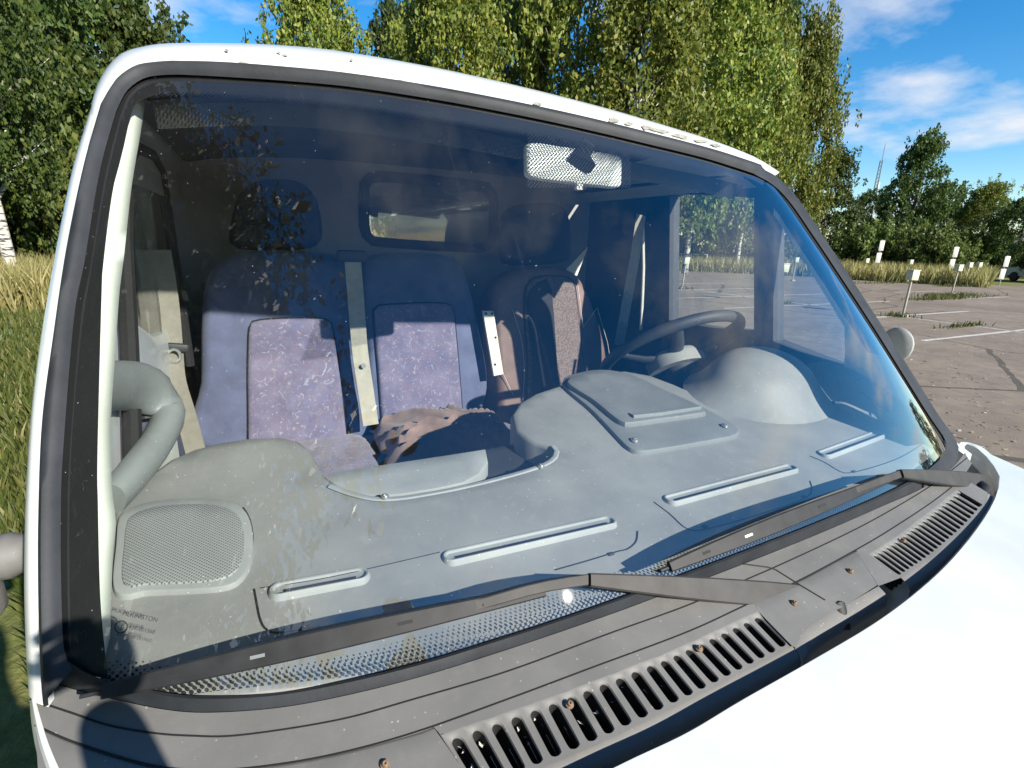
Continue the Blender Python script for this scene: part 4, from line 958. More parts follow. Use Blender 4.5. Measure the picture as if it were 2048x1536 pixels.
# seat belts
def belt(name, pts, y0s, w, mat, par=None):
    P = [Y_(p[0], p[1], y) for p, y in zip(pts, y0s)]; P = spl(P, 24)
    return part(MB().bar(P, w, .0025, (0, -1, .2)), name, mat, par)
b1 = belt('seat_belt', [(705, 515), (712, 600), (720, 700), (733, 790), (742, 850)], [1.14, 1.13, 1.11, 1.09, 1.06], .050, 'beltlight')
c = Y_(727, 731, 1.09); part(MB().tube([c+Vector((0, -.004, 0)), c+Vector((0, -.001, 0))], .008, 12), 'belt_button', 'metal', b1)
part(MB().box(Y_(702, 512, 1.15), (.085, .05, .035), None, .008), 'belt_guide', 'darkplastic', b1)
b2_ = belt('seat_belt', [(322, 500), (338, 600), (346, 690), (352, 760), (372, 830), (392, 905)], [1.15, 1.12, 1.08, 1.02, .95, .90], .046, 'belt')
part(MB().box(Y_(345, 694, 1.06), (.075, .02, .022), Matrix.Rotation(rad(8), 3, 'Y'), .006), 'belt_tongue', 'darkplastic', b2_)
tc_ = Y_(349, 712, 1.05); part(MB().tube([tc_+Vector((.014*math.cos(a), 0, .018*math.sin(a))) for a in [2*math.pi*k/12 for k in range(12)]], .004, 6, closed=True), 'tongue_loop', 'metal', b2_)
b3 = belt('seat_belt', [(1282, 430), (1272, 500), (1258, 580), (1238, 690)], [1.12, 1.1, 1.08, 1.05], .046, 'belt')
b4 = part(MB().bar([Y_(*p, 1.13) for p in lin([(1285, 440), (1287, 540), (1282, 660)], 8)], .012, .01, (0, -1, 0)), 'b_pillar_trim', 'palemetal')
# little flap behind the driver's shoulder, its sunlight painted as pale colour
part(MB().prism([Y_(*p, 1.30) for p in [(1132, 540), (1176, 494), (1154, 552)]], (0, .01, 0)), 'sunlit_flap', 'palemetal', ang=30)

# ---- garment on the bench
def garment():
    rows = []; nx, ny = 60, 30
    A1, B1 = (752, 850), (1015, 838)
    base = [Y_(757, 868, .98), Y_(1012, 838, .98)]
    x0, x1 = base[0].x, base[1].x
    for j in range(ny+1):
        v = j/ny; rw = []
        for i in range(nx+1):
            u = i/nx
            edge = .5+.5*noise.noise(Vector((u*3, 4.2, 0)))
            x = x0+(x1-x0)*u+.03*noise.noise(Vector((u*4, v*4, 2)))
            y = .78+.36*v+.04*noise.noise(Vector((u*5, v*3, 7)))*(1 if 0 < j < ny else 2)
            fold = (1-abs(math.sin(9*(u*.7+v*1.5)+3.2*noise.noise(Vector((u*2.2, v*2.2, .5))))))**1.6
            h = .022+.055*math.sin(math.pi*min(1, max(0, u)))**.6*math.sin(math.pi*(.12+.80*v))+.028*fold+.012*noise.noise(Vector((u*9, v*9, 1)))
            e = min(u, 1-u, v, 1-v)*9; h *= min(1, .35+e)
            rw.append(Vector((x, y, 1.145+h)))
        rows.append(rw)
    return MB().slab(rows, (0, 0, -.006))
g_ = garment().build('garment', M['cloth'], None, ang=80)
tag(g_, 'crumpled brown garment lying on the middle seat of the van', 'garment')

# ================================================================== SETTING
import numpy as np
rng = np.random.default_rng(11)
def az(px, dist, py=497):
    d = ray(px, py); d.z = 0; d.normalize(); return Vector((CP.x+d.x*dist, CP.y+d.y*dist, 0))
def topz(px, py, dist): d = ray(px, py); return CP.z+dist*d.z/math.hypot(d.x, d.y)
def asphalt():
    t = NT('asphalt'); n1 = t.noise(.35, 6, .6); n2 = t.noise(3, 6, .65); n3 = t.noise(70, 3); v = t.n('ShaderNodeTexVoronoi', {'Vector': t.coord(), 'Scale': 110.}).outputs[0]
    c = t.ramp(n1, [(.35, (.185, .150, .112)), (.65, (.248, .206, .160))])
    c = t.mix(t.ramp(n2, [(.35, .55), (.6, 0)]), c, (.115, .094, .082))
    c = t.mix(t.ramp(v, [(.0, .35), (.4, 0)]), c, (.30, .265, .22)); cr_ = t.n('ShaderNodeTexVoronoi', {'Vector': t.n('ShaderNodeMixRGB', {0: .12, 1: t.coord(), 2: t.n('ShaderNodeTexNoise', {'Vector': t.coord(), 'Scale': 1.2}).outputs['Color']}).outputs[0], 'Scale': .22}, feature='DISTANCE_TO_EDGE').outputs[0]; c = t.mix(t.math('MULTIPLY', t.math('LESS_THAN', cr_, .006), .75), c, (.05, .045, .035))
    return t.pbr(c, .85, t.bump(n3, .5, .01), 0, .3)
M['asphalt'] = asphalt()
def soil():
    t = NT('dry_grass_soil'); n1 = t.noise(.5, 6, .6); n2 = t.noise(9, 5, .6)
    c = t.ramp(n1, [(.35, (.10, .13, .035)), (.55, (.19, .19, .06)), (.7, (.26, .23, .11))])
    c = t.mix(t.ramp(n2, [(.35, .6), (.65, 0)]), c, (.07, .08, .025))
    return t.pbr(c, .95, t.bump(n2, .6, .05), 0, .2)
M['soil'] = soil()
M['line'] = simple('worn_line_paint', (.52, .49, .45), .8, .35, 9)
tag(link('ground', [(-400, -300, -.004), (500, -300, -.004), (500, 600, -.004), (-400, 600, -.004)], [[0, 1, 2, 3]], M['soil'], None, False), kind='structure')
lot = [(-1.25, -60), (330, -60), (330, -20), (62, 9), (40.2, 14.2), (37.6, 16.5), (33.5, 18.6), (32.3, 24.4), (30.4, 27), (24, 27.4), (12, 28), (-1.0, 28), (-1.1, 12), (-1.3, 4)]
tag(link('parking_lot', [(x, y, 0) for x, y in lot], [list(range(len(lot)))], M['asphalt'], None, False), kind='structure')
def linep(a, b, w=.11):
    a, b = Vector((*a, .004)), Vector((*b, .004)); d = (b-a).normalized(); s = Vector((-d.y, d.x, 0))*w/2; n_ = max(2, int((b-a).length/.5)); V = []; F = []
    for i in range(n_+1):
        p = a.lerp(b, i/n_); V += [p-s*(1+.3*noise.noise(p*3)), p+s*(1+.3*noise.noise(p*3+Vector((9, 0, 0))))]
        if i: F.append([2*i-2, 2*i-1, 2*i+1, 2*i])
    o = link('painted_line', V, F, M['line'], None, False); o['kind'] = 'structure'
for y in [5.22, 7.85, 10.5, 13.1, 15.7, 18.3, 20.9]:
    linep((11.8 if y != 7.85 else 13.9, y), (16.9 if y == 5.22 else (19.8 if y < 8 else 20.4), y+.05))
for y in (-2.6, 0., 2.6): linep((11.8, y), (20.4, y))
linep((15.95, -8), (15.6, 22.5), .09)
for y in (7.2, 9.8, 12.4, 15.0): linep((25.2, y-2), (29.0, y-2.02), .1)

# ---- trees
def leafmat(name, c0, c1, c2):
    t = NT(name); g = t.n('ShaderNodeNewGeometry'); rnd = g.outputs['Random Per Island']
    oi = t.n('ShaderNodeObjectInfo').outputs['Random']
    c = t.ramp(rnd, [(.0, c0), (.55, c1), (1., c2)])
    hsv = t.n('ShaderNodeHueSaturation', {'Hue': t.math('ADD', .488, t.math('MULTIPLY', oi, .024)), 'Saturation': 1., 'Value': t.math('ADD', .8, t.math('MULTIPLY', oi, .45)), 'Color': c}).outputs[0]
    p = t.n('ShaderNodeBsdfPrincipled', {'Base Color': hsv, 'Roughness': .5, 'Specular IOR Level': .3}).outputs[0]
    tl = t.n('ShaderNodeBsdfTranslucent', {'Color': hsv}).outputs[0]
    t.t.links.new(t.n('ShaderNodeMixShader', {0: .38, 1: p, 2: tl}).outputs[0], t.out.inputs[0]); return t.m
M['leaf'] = leafmat('birch_leaves', (.085, .13, .020), (.155, .20, .034), (.27, .26, .045))
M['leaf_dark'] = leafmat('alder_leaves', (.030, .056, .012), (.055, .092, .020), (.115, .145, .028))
M['leaf_near'] = leafmat('shade_painted_leaves', (.012, .022, .006), (.022, .035, .009), (.04, .05, .014))  # birch leaves darkened to paint in the reflected tree's shaded side
M['leaf_bush'] = leafmat('willow_leaves', (.06, .095, .02), (.11, .15, .035), (.17, .19, .05))
def bark():
    t = NT('birch_bark'); st = t.n('ShaderNodeMapping', {'Vector': t.coord(), 'Scale': (1.5, 1.5, 7)}).outputs[0]
    k = t.ramp(t.noise(1.6, 5, .6, st), [(.50, 0), (.58, 1)])
    return t.pbr(t.mix(k, (.50, .48, .43), (.05, .045, .04)), .8, t.bump(k, .4, .02))
M['bark'] = bark()
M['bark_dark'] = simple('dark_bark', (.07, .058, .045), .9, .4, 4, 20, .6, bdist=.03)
def leaves_mesh(name, centers, dirs, size, mat):
    """diamond leaves around given points (numpy arrays)"""
    n_ = len(centers); nr = rng.normal(size=(n_, 3)); nr /= np.linalg.norm(nr, axis=1)[:, None]
    a = dirs+rng.normal(size=(n_, 3))*.55; a /= np.linalg.norm(a, axis=1)[:, None]
    b = np.cross(a, nr); b /= np.linalg.norm(b, axis=1)[:, None]+1e-9
    s = (size*rng.uniform(.6, 1.35, n_))[:, None]
    V = np.stack([centers-a*s, centers+b*s*.55, centers+a*s, centers-b*s*.55], 1).reshape(-1, 3)
    me = bpy.data.meshes.new(name); me.vertices.add(4*n_); me.vertices.foreach_set('co', V.ravel())
    me.loops.add(4*n_); me.loops.foreach_set('vertex_index', np.arange(4*n_, dtype=np.int32)); me.polygons.add(n_)
    me.polygons.foreach_set('loop_start', np.arange(0, 4*n_, 4, dtype=np.int32)); me.update(calc_edges=True); me.validate()
    me.materials.append(mat); return me
def crown_points(h, w, z0, nclump, nper, droop, shape='birch'):
    C_ = []; D_ = []; tips = []
    for k in range(nclump):
        t = rng.uniform(0, 1)**.85
        r_ = w*(math.sin(math.pi*min(1, .12+.88*t**.75))**.75 if shape == 'birch' else math.sqrt(max(0, 1-(2*t-1)**2))) if shape != 'cone' else w*(1.05-t)
        a = rng.uniform(0, 2*math.pi); q = r_*(.35+.65*math.sqrt(rng.uniform(0, 1)))
        c = np.array([q*math.cos(a), q*math.sin(a), z0+(h-z0)*t]); tips.append(c)
        sz = (.45+.5*rng.uniform())*w*.32
        ns = max(3, nper//26)
        for s in range(ns):
            o = c+rng.normal(size=3)*sz*np.array([.75, .75, .55]); L_ = droop*rng.uniform(.4, 1.4); m_ = 26
            tt = np.sort(rng.uniform(0, 1, m_))[:, None]; out = np.array([math.cos(a), math.sin(a), 0])*.25
            pts = o+tt*L_*(np.array([0, 0, -1])+out*(1-tt))+rng.normal(size=(m_, 3))*np.array([.09, .09, .06])*(1+droop*.3)
            C_.append(pts); D_.append(np.repeat([[0, 0, -1.]], m_, 0))
    return np.concatenate(C_), np.concatenate(D_), tips
def tree_proto(h, w, z0, nclump, nper, droop, lsize, leaf, barkm, shape='birch', tr=.16):
    P, Dd, tips = crown_points(h, w, z0, nclump, nper, droop, shape)
    crown = leaves_mesh('crown', P, Dd, lsize, M[leaf])
    mb = MB(); ph = rng.uniform(0, 6)
    tp = [Vector((.18*math.sin(ph+z*.25)*z/h, .18*math.cos(ph*1.3+z*.22)*z/h, z)) for z in np.linspace(0, h*.93, 14)]
    mb.tube(tp, [tr*(1.25 if i == 0 else 1)*(1-.92*i/13)+.008 for i in range(14)], 9)
    for c in tips[::2]:
        zb = max(z0*.7, c[2]-abs(c[0])*.7-abs(c[1])*.7); k = min(12, int(zb/(h*.93)*13)); b = tp[k]
        e = Vector(c); md = b.lerp(e, .5)+Vector((0, 0, .25)); mb.tube([b, md, e], [tr*.3*(1-k/15)+.012, tr*.16+.008, .008], 5, cap=False)
    me = bpy.data.meshes.new('trunk'); me.from_pydata([tuple(v) for v in mb.v], [], mb.f); me.update()
    for p in me.polygons: p.use_smooth = True
    me.materials.append(M[barkm]); return me, crown, h
protos = {'b0': tree_proto(17, 3.4, 3.6, 120, 290, 1.5, .125, 'leaf', 'bark'), 'b1': tree_proto(17, 2.9, 3.8, 105, 290, 1.9, .125, 'leaf', 'bark'), 'b2': tree_proto(16, 3.8, 4.0, 130, 290, 1.2, .125, 'leaf', 'bark'),
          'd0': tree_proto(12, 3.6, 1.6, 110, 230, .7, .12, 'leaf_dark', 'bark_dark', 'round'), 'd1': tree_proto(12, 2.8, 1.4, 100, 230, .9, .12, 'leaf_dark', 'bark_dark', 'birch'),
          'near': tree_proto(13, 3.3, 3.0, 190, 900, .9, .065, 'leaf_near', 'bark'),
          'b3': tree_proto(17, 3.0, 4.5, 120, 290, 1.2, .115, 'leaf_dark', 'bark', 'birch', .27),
          'bush': tree_proto(3.4, 2.6, .1, 60, 120, .5, .12, 'leaf_bush', 'bark_dark', 'round', .05)}
def tree(kind, pos, h, wide, name, label, cat, group, rot=None):
    tm, cm2, h0 = protos[kind]; e = empty(name, pos); s_ = h/h0; e.scale = (s_*wide, s_*wide, s_); e.rotation_euler.z = rng.uniform(0, 6.28) if rot is None else rot
    for nm, me in (('trunk', tm), ('crown', cm2)):
        o = bpy.data.objects.new(nm, me); COL.objects.link(o); o.parent = e
    return tag(e, label, cat, group)
g1_ = 'tall trees in the row behind the van'
for kind, px, dist, py, wide, label in [
    ('b2', 655, 30, -70, .85, 'yellowing birch leftmost behind the van roof, open sky on its left'),
    ('d1', 800, 42, 10, .8, 'darker thin-crowned tree standing behind the yellowing birch'),
    ('b0', 905, 31, -190, .95, 'tall weeping birch behind the roof left of the mirror'),
    ('b1', 1010, 38, -160, 1.1, 'weeping birch filling the gap behind the two tall birches'),
    ('b2', 1130, 33, -230, .9, 'tallest weeping birch behind the middle of the roof'),
    ('b1', 1255, 30, -170, 1.1, 'golden green weeping birch behind the rear-view mirror side of the roof'),
    ('b0', 1375, 36, -150, 1.05, 'broad green birch behind the driver side of the roof'),
    ('d0', 1440, 48, -10, .9, 'dark leafy tree standing behind the broad green birch'),
    ('b1', 1478, 42, -30, .85, 'slender birch whose white trunk shows through the side window'),
    ('b0', 1562, 46, 30, .74, 'birch at the right end of the tall row against blue sky'),
    ('d1', 1640, 52, 300, 1.1, 'low dark tree tucked under the right end of the tall row')]:
    h = topz(px, py, dist); tree(kind, az(px, dist), h, wide*min(1, 15/h+.15), 'birch_tree' if kind[0] == 'b' else 'dark_tree', label, 'tree', g1_)
g2_ = 'trees at the far side of the lot'
for kind, px, dist, py, wide, label in [
    ('d0', 1722, 62, 385, 1.0, 'low rounded tree at the foot of the lattice mast'),
    ('d1', 1808, 58, 268, .95, 'dark pointed tree standing alone against the clouds right of the mast'),
    ('d0', 1875, 64, 372, 1.0, 'mid green tree right of the dark pointed tree'),
    ('b2', 1955, 60, 368, 1.35, 'bushy pale green tree left of the dark shed'),
    ('d0', 2035, 58, 400, 1.1, 'dark tree overhanging the shed at the right edge'),
    ('d0', 2110, 50, 380, 1.2, 'dark tree beyond the right edge of the picture shading the shed'),
    ('d1', 2600, 60, 380, 1.2, 'first dark tree past the right edge of the picture'), ('d0', 3300, 62, 380, 1.3, 'second dark tree past the right edge of the picture'), ('d0', 4600, 60, 380, 1.3, 'third dark tree past the right edge of the picture')]:
    h = topz(min(px, 2100), py, dist); tree(kind, az(px, dist), h, wide, 'dark_tree' if kind[0] == 'd' else 'birch_tree', label, 'tree', g2_)
g3_ = 'trees beyond the grass on the passenger side'
for kind, px, dist, py, wide, label in [
    ('b3', 14, 20, -330, 1.0, 'birch with a pale thick trunk at the left edge above dry grass'),
    ('d0', 70, 30, -150, 1.1, 'dense green tree just right of the pale birch trunk'),
    ('d1', 150, 33, -120, 1.2, 'dense dark tree close beside the van pillar'),
    ('d0', 230, 36, -60, 1.2, 'dark tree hidden mostly behind the van corner'),
    ('d1', 320, 34, 10, 1.1, 'dark tree top showing over the near roof corner'),
    ('d0', -60, 28, -200, 1.2, 'dense tree past the left edge of the picture'),
    ('d0', -190, 22, -260, 1.2, 'broad dark tree well past the left edge')]:
    h = topz(px, py, dist); tree(kind, az(px, dist), h, wide*.9, 'birch_tree' if kind[0] == 'b' else 'dark_tree', label, 'tree', g3_)
for i, (x, y, h) in enumerate([(-5.5, -1.9, 13.5), (-9.5, -7.5, 14)]):
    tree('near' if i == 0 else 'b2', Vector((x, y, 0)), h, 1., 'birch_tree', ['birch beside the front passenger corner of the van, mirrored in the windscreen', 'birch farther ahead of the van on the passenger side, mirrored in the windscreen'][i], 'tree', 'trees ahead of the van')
for i, (px, dist, py, lab) in enumerate([(1690, 48, 470, 'bush nearest the van pillar along the far edge of the lot'), (1735, 47, 458, 'second bush from the van pillar along the far edge of the lot'), (1785, 49, 452, 'middle bush of the far hedge, behind the nearest box post'), (1835, 47, 462, 'fourth bush from the van pillar in the far hedge'), (1885, 46, 470, 'last bush of the far hedge before the dark shed')]):
    h = topz(px, py, dist); tree('bush', az(px, dist), h, 1.05, 'bush', lab, 'bush', 'bushes along the far edge of the lot')
for i, (px, dist, py) in enumerate([(1345, 44, 470), (1400, 46, 455), (1460, 47, 475), (1540, 45, 465), (1600, 46, 470)]):
    h = topz(px, py, dist); tree('bush', az(px, dist), h, 1.1, 'bush', ['leftmost', 'second', 'third', 'fourth', 'fifth'][i]+' undergrowth bush from the left below the birches, seen through the side window', 'bush', 'undergrowth below the birches')
for i, (px, dist, py) in enumerate([(75, 24, 330), (125, 25, 300), (165, 26, 280)]):
    h = topz(px, py, dist); tree('bush', az(px, dist), h, .8, 'bush', ['sunlit bush next to the pale birch trunk', 'sunlit bush between the pale birch trunk and the van', 'sunlit bush right against the van pillar'][i], 'bush', 'bushes on the passenger side')

# ---- grass
def grass(name, pts, hmin, hmax, label, cols, w=.012):
    n_ = len(pts); an = rng.uniform(0, 6.28, n_); h = rng.uniform(hmin, hmax, n_); ln = rng.uniform(.1, .55, n_)*h; a2 = rng.uniform(0, 6.28, n_)
    B0 = np.stack([pts[:, 0], pts[:, 1], np.zeros(n_)], 1); sd = np.stack([np.cos(an), np.sin(an), np.zeros(n_)], 1)*w
    T = B0+np.stack([np.cos(a2)*ln, np.sin(a2)*ln, h], 1); Md = B0*.5+T*.5; Md[:, 2] += h*.12
    V = np.stack([B0-sd, B0+sd, Md+sd*.7, Md-sd*.7, T], 1).reshape(-1, 3)
    F = []
    for i in range(n_): b = 5*i; F += [[b, b+1, b+2, b+3], [b+3, b+2, b+4]]
    me = bpy.data.meshes.new(name); me.from_pydata(V.tolist(), [], F); me.update(); me.materials.append(leafmat(name+'_blades', *cols))
    o = bpy.data.objects.new(name, me); COL.objects.link(o); return tag(o, label, 'grass', kind='stuff')
dry = ((.16, .15, .05), (.28, .25, .10), (.40, .34, .17)); grn = ((.045, .065, .014), (.085, .105, .025), (.17, .155, .055))
pts = []
while len(pts) < 14000:
    d = 2.2+rng.uniform(0, 1)**1.4*20; px = rng.uniform(-150, 210); p = az(px, d)
    if p.x < -1.35: pts.append((p.x, p.y))
grass('grass', np.array(pts), .05, .22, 'green and yellow grass on the verge beside the passenger side', grn, .012)
pts = []
while len(pts) < 9000:
    d = rng.uniform(15, 27); px = rng.uniform(-120, 220); p = az(px, d); pts.append((p.x, p.y))
grass('tall_grass', np.array(pts), .35, 1.15, 'tall dry grass in front of the trees on the passenger side', dry, .018)
pts = []
while len(pts) < 15000:
    px = rng.uniform(1300, 2000); e = 38.5 if px > 1700 else 39.5; d = rng.uniform(e, e+8); p = az(px, d)
    pts.append((p.x, p.y))
grass('tall_grass', np.array(pts), .3, 1.25, 'tall straw-coloured grass along the far edge of the lot', dry, .03)
pts = []
for (px, py, rx, ry, n_) in [(1905, 592, 2.2, .5, 900), (1880, 598, 2.5, .35, 500), (1915, 572, 2.0, .5, 700), (1558, 606, .35, .3, 160), (1800, 633, .5, .35, 160), (1790, 566, 5, .4, 500), (1930, 653, 1., .12, 120), (1370, 578, .4, .3, 100)]:
    c = Z_(px, py, 0)
    for k in range(n_): pts.append((c.x+rng.normal()*rx*.5, c.y+rng.normal()*ry*.5))
grass('weeds', np.array(pts), .03, .16, 'weeds growing through cracks around the box posts', grn, .014)
# fallen leaves
V = []; F = []
for k in range(1500):
    px, py = rng.uniform(1600, 2300), 640+rng.uniform(0, 1)**1.5*520; c = Z_(px, py, .008)
    if c.x < 1.4: continue
    a = rng.uniform(0, 6.28); e = rng.uniform(.012, .032); u1 = Vector((math.cos(a), math.sin(a), rng.uniform(-.2, .3)))*e; v1 = Vector((-math.sin(a), math.cos(a), rng.uniform(0, .4)))*e*.6; b = len(V)
    V += [c-u1, c+v1, c+u1, c-v1]; F.append([b, b+1, b+2, b+3])
M['litter'] = leafmat('fallen_leaf', (.20, .13, .05), (.42, .34, .20), (.65, .60, .50))
tag(link('fallen_leaves', V, F, M['litter'], None, False), 'dry pale leaves scattered over the asphalt beside the van', 'leaves', kind='stuff')

# ---- posts with heater boxes
M['postmetal'] = simple('post_steel', (.34, .32, .27), .55, .25, 5, metal=.3); M['boxpaint'] = simple('box_paint', (.48, .50, .36), .5, .12, 4); M['boxside'] = simple('box_green_paint', (.10, .22, .20), .5, .2, 4); M['concrete'] = simple('concrete', (.34, .31, .27), .9, .25, 8)
def post(pos, label, h=1.28, lean=0.):
    e = empty('heater_post', pos); e.rotation_euler = (0, lean, rad(-17))
    parts = [('pole', MB().tube([Vector((0, 0, 0)), Vector((0, 0, h-.25))], .032, 10), 'postmetal'),
             ('box', MB().box((0, 0, h-.13), (.22, .22, .25), None, .015), 'boxpaint'), ('box_lid', MB().box((0, 0, h+.015), (.24, .24, .03), None, .01), 'boxpaint'),
             ('foot', MB().box((0, 0, .03), (.20, .20, .08), None, .02), 'concrete')]
    for nm, mb_, mt in parts: mb_.build(nm, M[mt], e)
    return tag(e, label, 'post', 'heater box posts on the lot')
for px, py, lab, ln in [(1805, 633, 'nearest box post, beside the crossing white lines right of the van', .01), (1555, 606, 'box post seen through the small front quarter window', .03), (1364, 578, 'box post seen through the main side window, left of the birch trunk', .03), (1585, 562, 'distant box post just right of another in the quarter window', 0), (1724, 559, 'distant box post nearest the van pillar, left of a tall sign', .03), (1903, 589, 'box post rising from a weed patch', .02), (1928, 572, 'far box post right of the one in the weed patch', 0), (1947, 571, 'farthest right of the three box posts near the shed', 0), (1812, 562, 'far box post half hidden behind the nearest box post', 0)]:
    post(Z_(px, py, 0), lab, 1.28, ln)
M['signwhite'] = simple('sign_face', (.55, .55, .50), .5, .08, 4); M['signback'] = simple('sign_back', (.12, .26, .25), .5, .15, 4)
def signpost(pos, label, h):
    e = empty('sign_post', pos); e.rotation_euler.z = rad(-35)
    MB().tube([Vector((0, 0, 0)), Vector((0, 0, h))], .03, 8).build('pole', M['postmetal'], e)
    for k, (zz, xx) in enumerate(((h-.36, .02), (h-1.08, -.02))):
        MB().box((xx, -.045, zz), (.27, .02, .60), None, .004).build('sign_plate', M['signwhite'], e); MB().box((xx, -.030, zz), (.25, .006, .58), None, .002).build('plate_back', M['signback'], e)
    return tag(e, label, 'sign', 'tall stacked signs on the lot')
signpost(Z_(1747, 561, 0), 'tall pole with two stacked white plates nearest the van pillar', 2.45)
signpost(Z_(1894, 566, 0), 'tall pole with two white plates in the dry grass, middle of the three', 2.2)
signpost(Z_(1998, 571, 0), 'tall pole with two white plates in front of the dark shed', 1.75)
# lattice mast
def mast(pos, h):
    e = empty('lattice_mast', pos); legs = []; mat = simple('mast_steel', (.12, .11, .11), .6, .1)
    R0, R1 = .7, .35
    def lp(k, z): r_ = R0+(R1-R0)*z/h; return Vector((r_*math.cos(2.094*k), r_*math.sin(2.094*k), z))
    for k in range(3): MB().tube([lp(k, 0), lp(k, h)], .10, 5).build('leg', mat, e)
    mb = MB(); z = 0; n_ = 26
    for i in range(n_):
        for k in range(3): mb.tube([lp(k, h*i/n_), lp((k+1) % 3, h*(i+1)/n_)], .05, 4, cap=False)
    o = mb.build('bracing', mat, e); o['kind'] = 'stuff'
    MB().tube([Vector((0, 0, h)), Vector((0, 0, h+4))], .06, 5).build('antenna', mat, e); MB().box((.7, 0, h-6), (.5, .3, 1.6)).build('antenna_panel', M['signwhite'], e)
    return tag(e, 'thin lattice mast rising behind the trees on the right', 'mast')
p = az(1731, 170, 480); mast(p, topz(1737, 322, 170))
# dark shed with pale roof at the right edge
M['shedwall'] = simple('shed_boards', (.018, .017, .016), .9, .3, 3); M['shedroof'] = simple('shed_roof', (.20, .20, .19), .6, .2, 3)
sp_ = az(2052, 60); e = empty('shed', sp_); e.rotation_euler.z = rad(-42)
MB().box((1.2, 2, 1.35), (7, 5, 2.7)).build('wall', M['shedwall'], e, smooth=False)
MB().prism([Vector((-2.7, -.9, 2.72)), Vector((-2.7, 2, 3.5)), Vector((-2.7, 4.9, 2.72)), Vector((-2.7, 4.9, 2.6)), Vector((-2.7, 2, 3.38)), Vector((-2.7, -.9, 2.6))], (7.8, 0, 0)).build('roof', M['shedroof'], e, smooth=False)
MB().box((0, -.53, 1.05), (1.1, .06, 2.1)).build('door', M['bark_dark'], e, smooth=False)
tag(e, 'dark shed with pale roof under trees at the right edge', 'shed')
# goal-like white railing beyond the lot
e = empty('white_railing', az(1379, 43)); e.rotation_euler.z = rad(-40); gm = M['signwhite']
for k, (a, b) in enumerate([((-1.35, 0, 0), (-1.35, 0, 1.1)), ((1.35, 0, 0), (1.35, 0, 1.1)), ((-1.4, 0, 1.13), (1.4, 0, 1.13)), ((-1.35, 0, .6), (1.35, 0, .6))]):
    MB().tube([Vector(a), Vector(b)], .04, 8).build('post' if k < 2 else 'rail', gm, e)
tag(e, 'white railing in the grass below the birches, seen through the side window', 'railing')
# far parked car at the right edge
cp_ = Z_(2066, 566, 0); e = empty('parked_car', cp_+Vector((1.2, 0, 0))); e.rotation_euler.z = rad(60)
prof = [(-2.1, .35), (-2.15, .75), (-1.2, .88), (-.6, 1.38), (.7, 1.42), (1.5, .95), (2.05, .88), (2.1, .4)]
MB().prism([Vector((x, -.8, z)) for x, z in prof], (0, 1.6, 0)).build('body', M['paint'], e)
for s_ in (-1, 1):
    MB().prism([Vector((x, .81*s_, z)) for x, z in ((-1.0, .92), (-.5, 1.32), (.62, 1.35), (1.2, .96))], (0, .01*s_, 0)).build('side_window', M['black'], e)
    for x in (-1.35, 1.3): MB().tube([Vector((x, .66*s_, .32)), Vector((x, .84*s_, .32))], .32, 18).build('wheel', M['black'], e)
tag(e, 'white car parked at the far right edge in front of the shed', 'car')

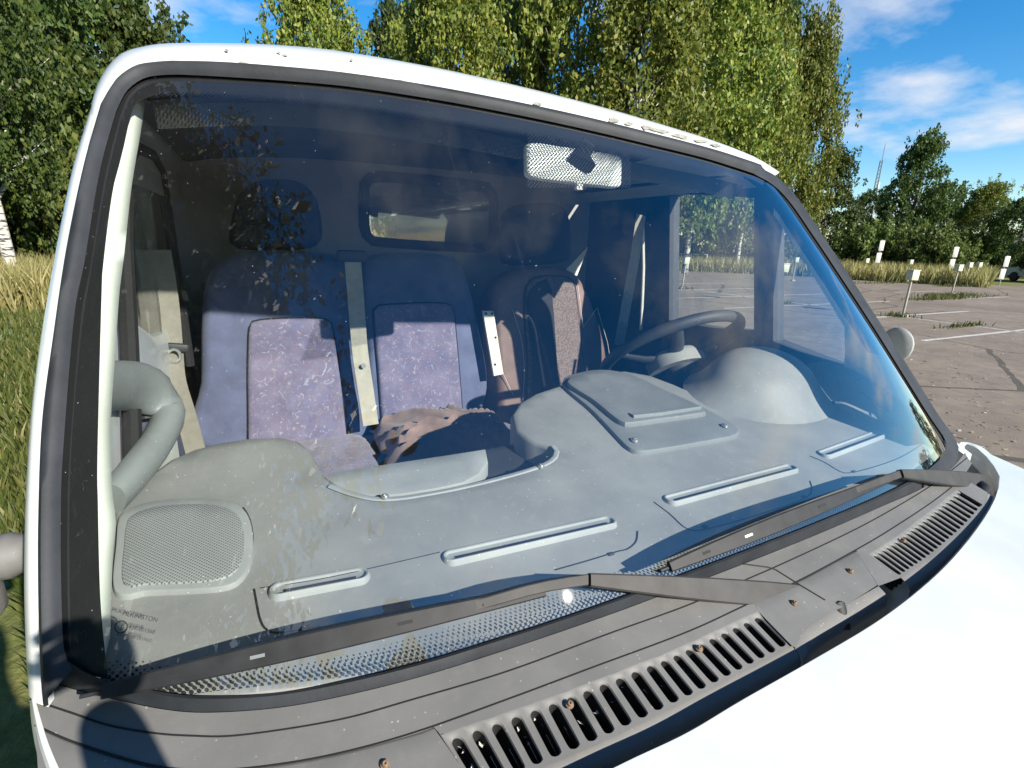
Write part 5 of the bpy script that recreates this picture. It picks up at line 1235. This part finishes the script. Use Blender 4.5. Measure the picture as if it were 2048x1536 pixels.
# ================================================================== the photographer, whose shadow lies on the near corner of the cowl
def person():
    t = NT('clothing'); z = t.n('ShaderNodeSeparateXYZ', {0: t.coord()}).outputs[2]
    col = t.ramp(t.math('MULTIPLY', z, .5), [(.0, (.02, .02, .022)), (.05, (.03, .04, .07)), (.47, (.03, .04, .07)), (.48, (.06, .065, .06))]); t.n  # shoes, jeans, jacket
    t.pbr(col, .85, t.bump(t.noise(60, 3), .4, .01)); cloth = t.m
    skin = simple('skin', (.45, .28, .21), .55, .15, 12); hair = simple('hair', (.05, .035, .025), .7, .3, 60)
    def skinned(name, J, E_, mat, parent, root=0, lev=2):
        me = bpy.data.meshes.new(name); me.from_pydata([j[0] for j in J], E_, []); o = bpy.data.objects.new(name, me); COL.objects.link(o)
        m1 = o.modifiers.new('skin', 'SKIN'); m1.use_smooth_shade = True; m2 = o.modifiers.new('sub', 'SUBSURF'); m2.levels = m2.render_levels = lev
        for i, j in enumerate(J):
            me.skin_vertices[0].data[i].radius = j[1] if hasattr(j[1], '__len__') else (j[1], j[1]); me.skin_vertices[0].data[i].use_root = (i == root)
        me.materials.append(mat); o.parent = parent; return o
    P = empty('person', (-.555, -1.12, 0)); b = Vector((-.30, -1.12, 0))
    R = lambda x, y, z: (x-b.x, y-b.y, z)
    J = [(R(-.30, -1.12, .98), (.16, .12)), (R(-.31, -1.11, 1.18), (.15, .115)), (R(-.32, -1.10, 1.40), (.17, .12)), (R(-.33, -1.09, 1.52), (.09, .085)), (R(-.34, -1.07, 1.60), .055), (R(-.35, -1.05, 1.70), (.075, .095)), (R(-.35, -1.05, 1.79), (.07, .09)),
         (R(-.21, -1.13, .90), .095), (R(-.20, -1.10, .50), .062), (R(-.19, -1.14, .10), .045), (R(-.19, -1.04, .04), .04), (R(-.19, -.94, .035), .035),
         (R(-.39, -1.13, .90), .095), (R(-.40, -1.10, .50), .062), (R(-.41, -1.14, .10), .045), (R(-.41, -1.04, .04), .04), (R(-.41, -.94, .035), .035),
         (R(-.15, -1.08, 1.45), .065), (R(-.16, -.92, 1.36), .05), (R(-.25, -.76, 1.56), .038), (R(-.30, -.66, 1.70), .026),
         (R(-.51, -1.07, 1.45), .065), (R(-.52, -.96, 1.38), .05), (R(-.53, -.80, 1.58), .038), (R(-.525, -.70, 1.70), .026)]
    E_ = [(0, 1), (1, 2), (2, 3), (3, 4), (4, 5), (5, 6), (0, 7), (7, 8), (8, 9), (9, 10), (10, 11), (0, 12), (12, 13), (13, 14), (14, 15), (15, 16), (2, 17), (17, 18), (18, 19), (19, 20), (2, 21), (21, 22), (22, 23), (23, 24)]
    body = skinned('body', J, E_, cloth, P)
    MB().ball(Vector(R(-.352, -1.045, 1.745)), (.078, .098, .118), 20, 14).build('face', skin, P); MB().ball(Vector(R(-.352, -1.062, 1.772)), (.084, .098, .105), 20, 14).build('hair', hair, P)
    for c, sgn in ((Vector(R(-.30, -.65, 1.72)), -1), (Vector(R(-.525, -.69, 1.72)), 1)):
        MB().ball(c+Vector((.012*sgn*-1, .01, .01)), (.022, .030, .042)).build('palm', skin, P)
        for k in range(4):
            a = c+Vector((0, .012, .035-.02*k)); MB().tube([a, a+Vector((.012*sgn, .022, .004)), a+Vector((.034*sgn, .026, .004)), a+Vector((.052*sgn, .014, .002))], [.009, .009, .0085, .006], 8).build('finger', skin, P)
        a = c+Vector((0, -.014, .02)); MB().tube([a, a+Vector((.022*sgn, -.012, .012)), a+Vector((.045*sgn, -.006, .014))], [.010, .0095, .007], 8).build('thumb', skin, P)
    tag(P, 'person in dark jacket standing ahead of the van, shadow falling on the near cowl corner', 'person')
person()
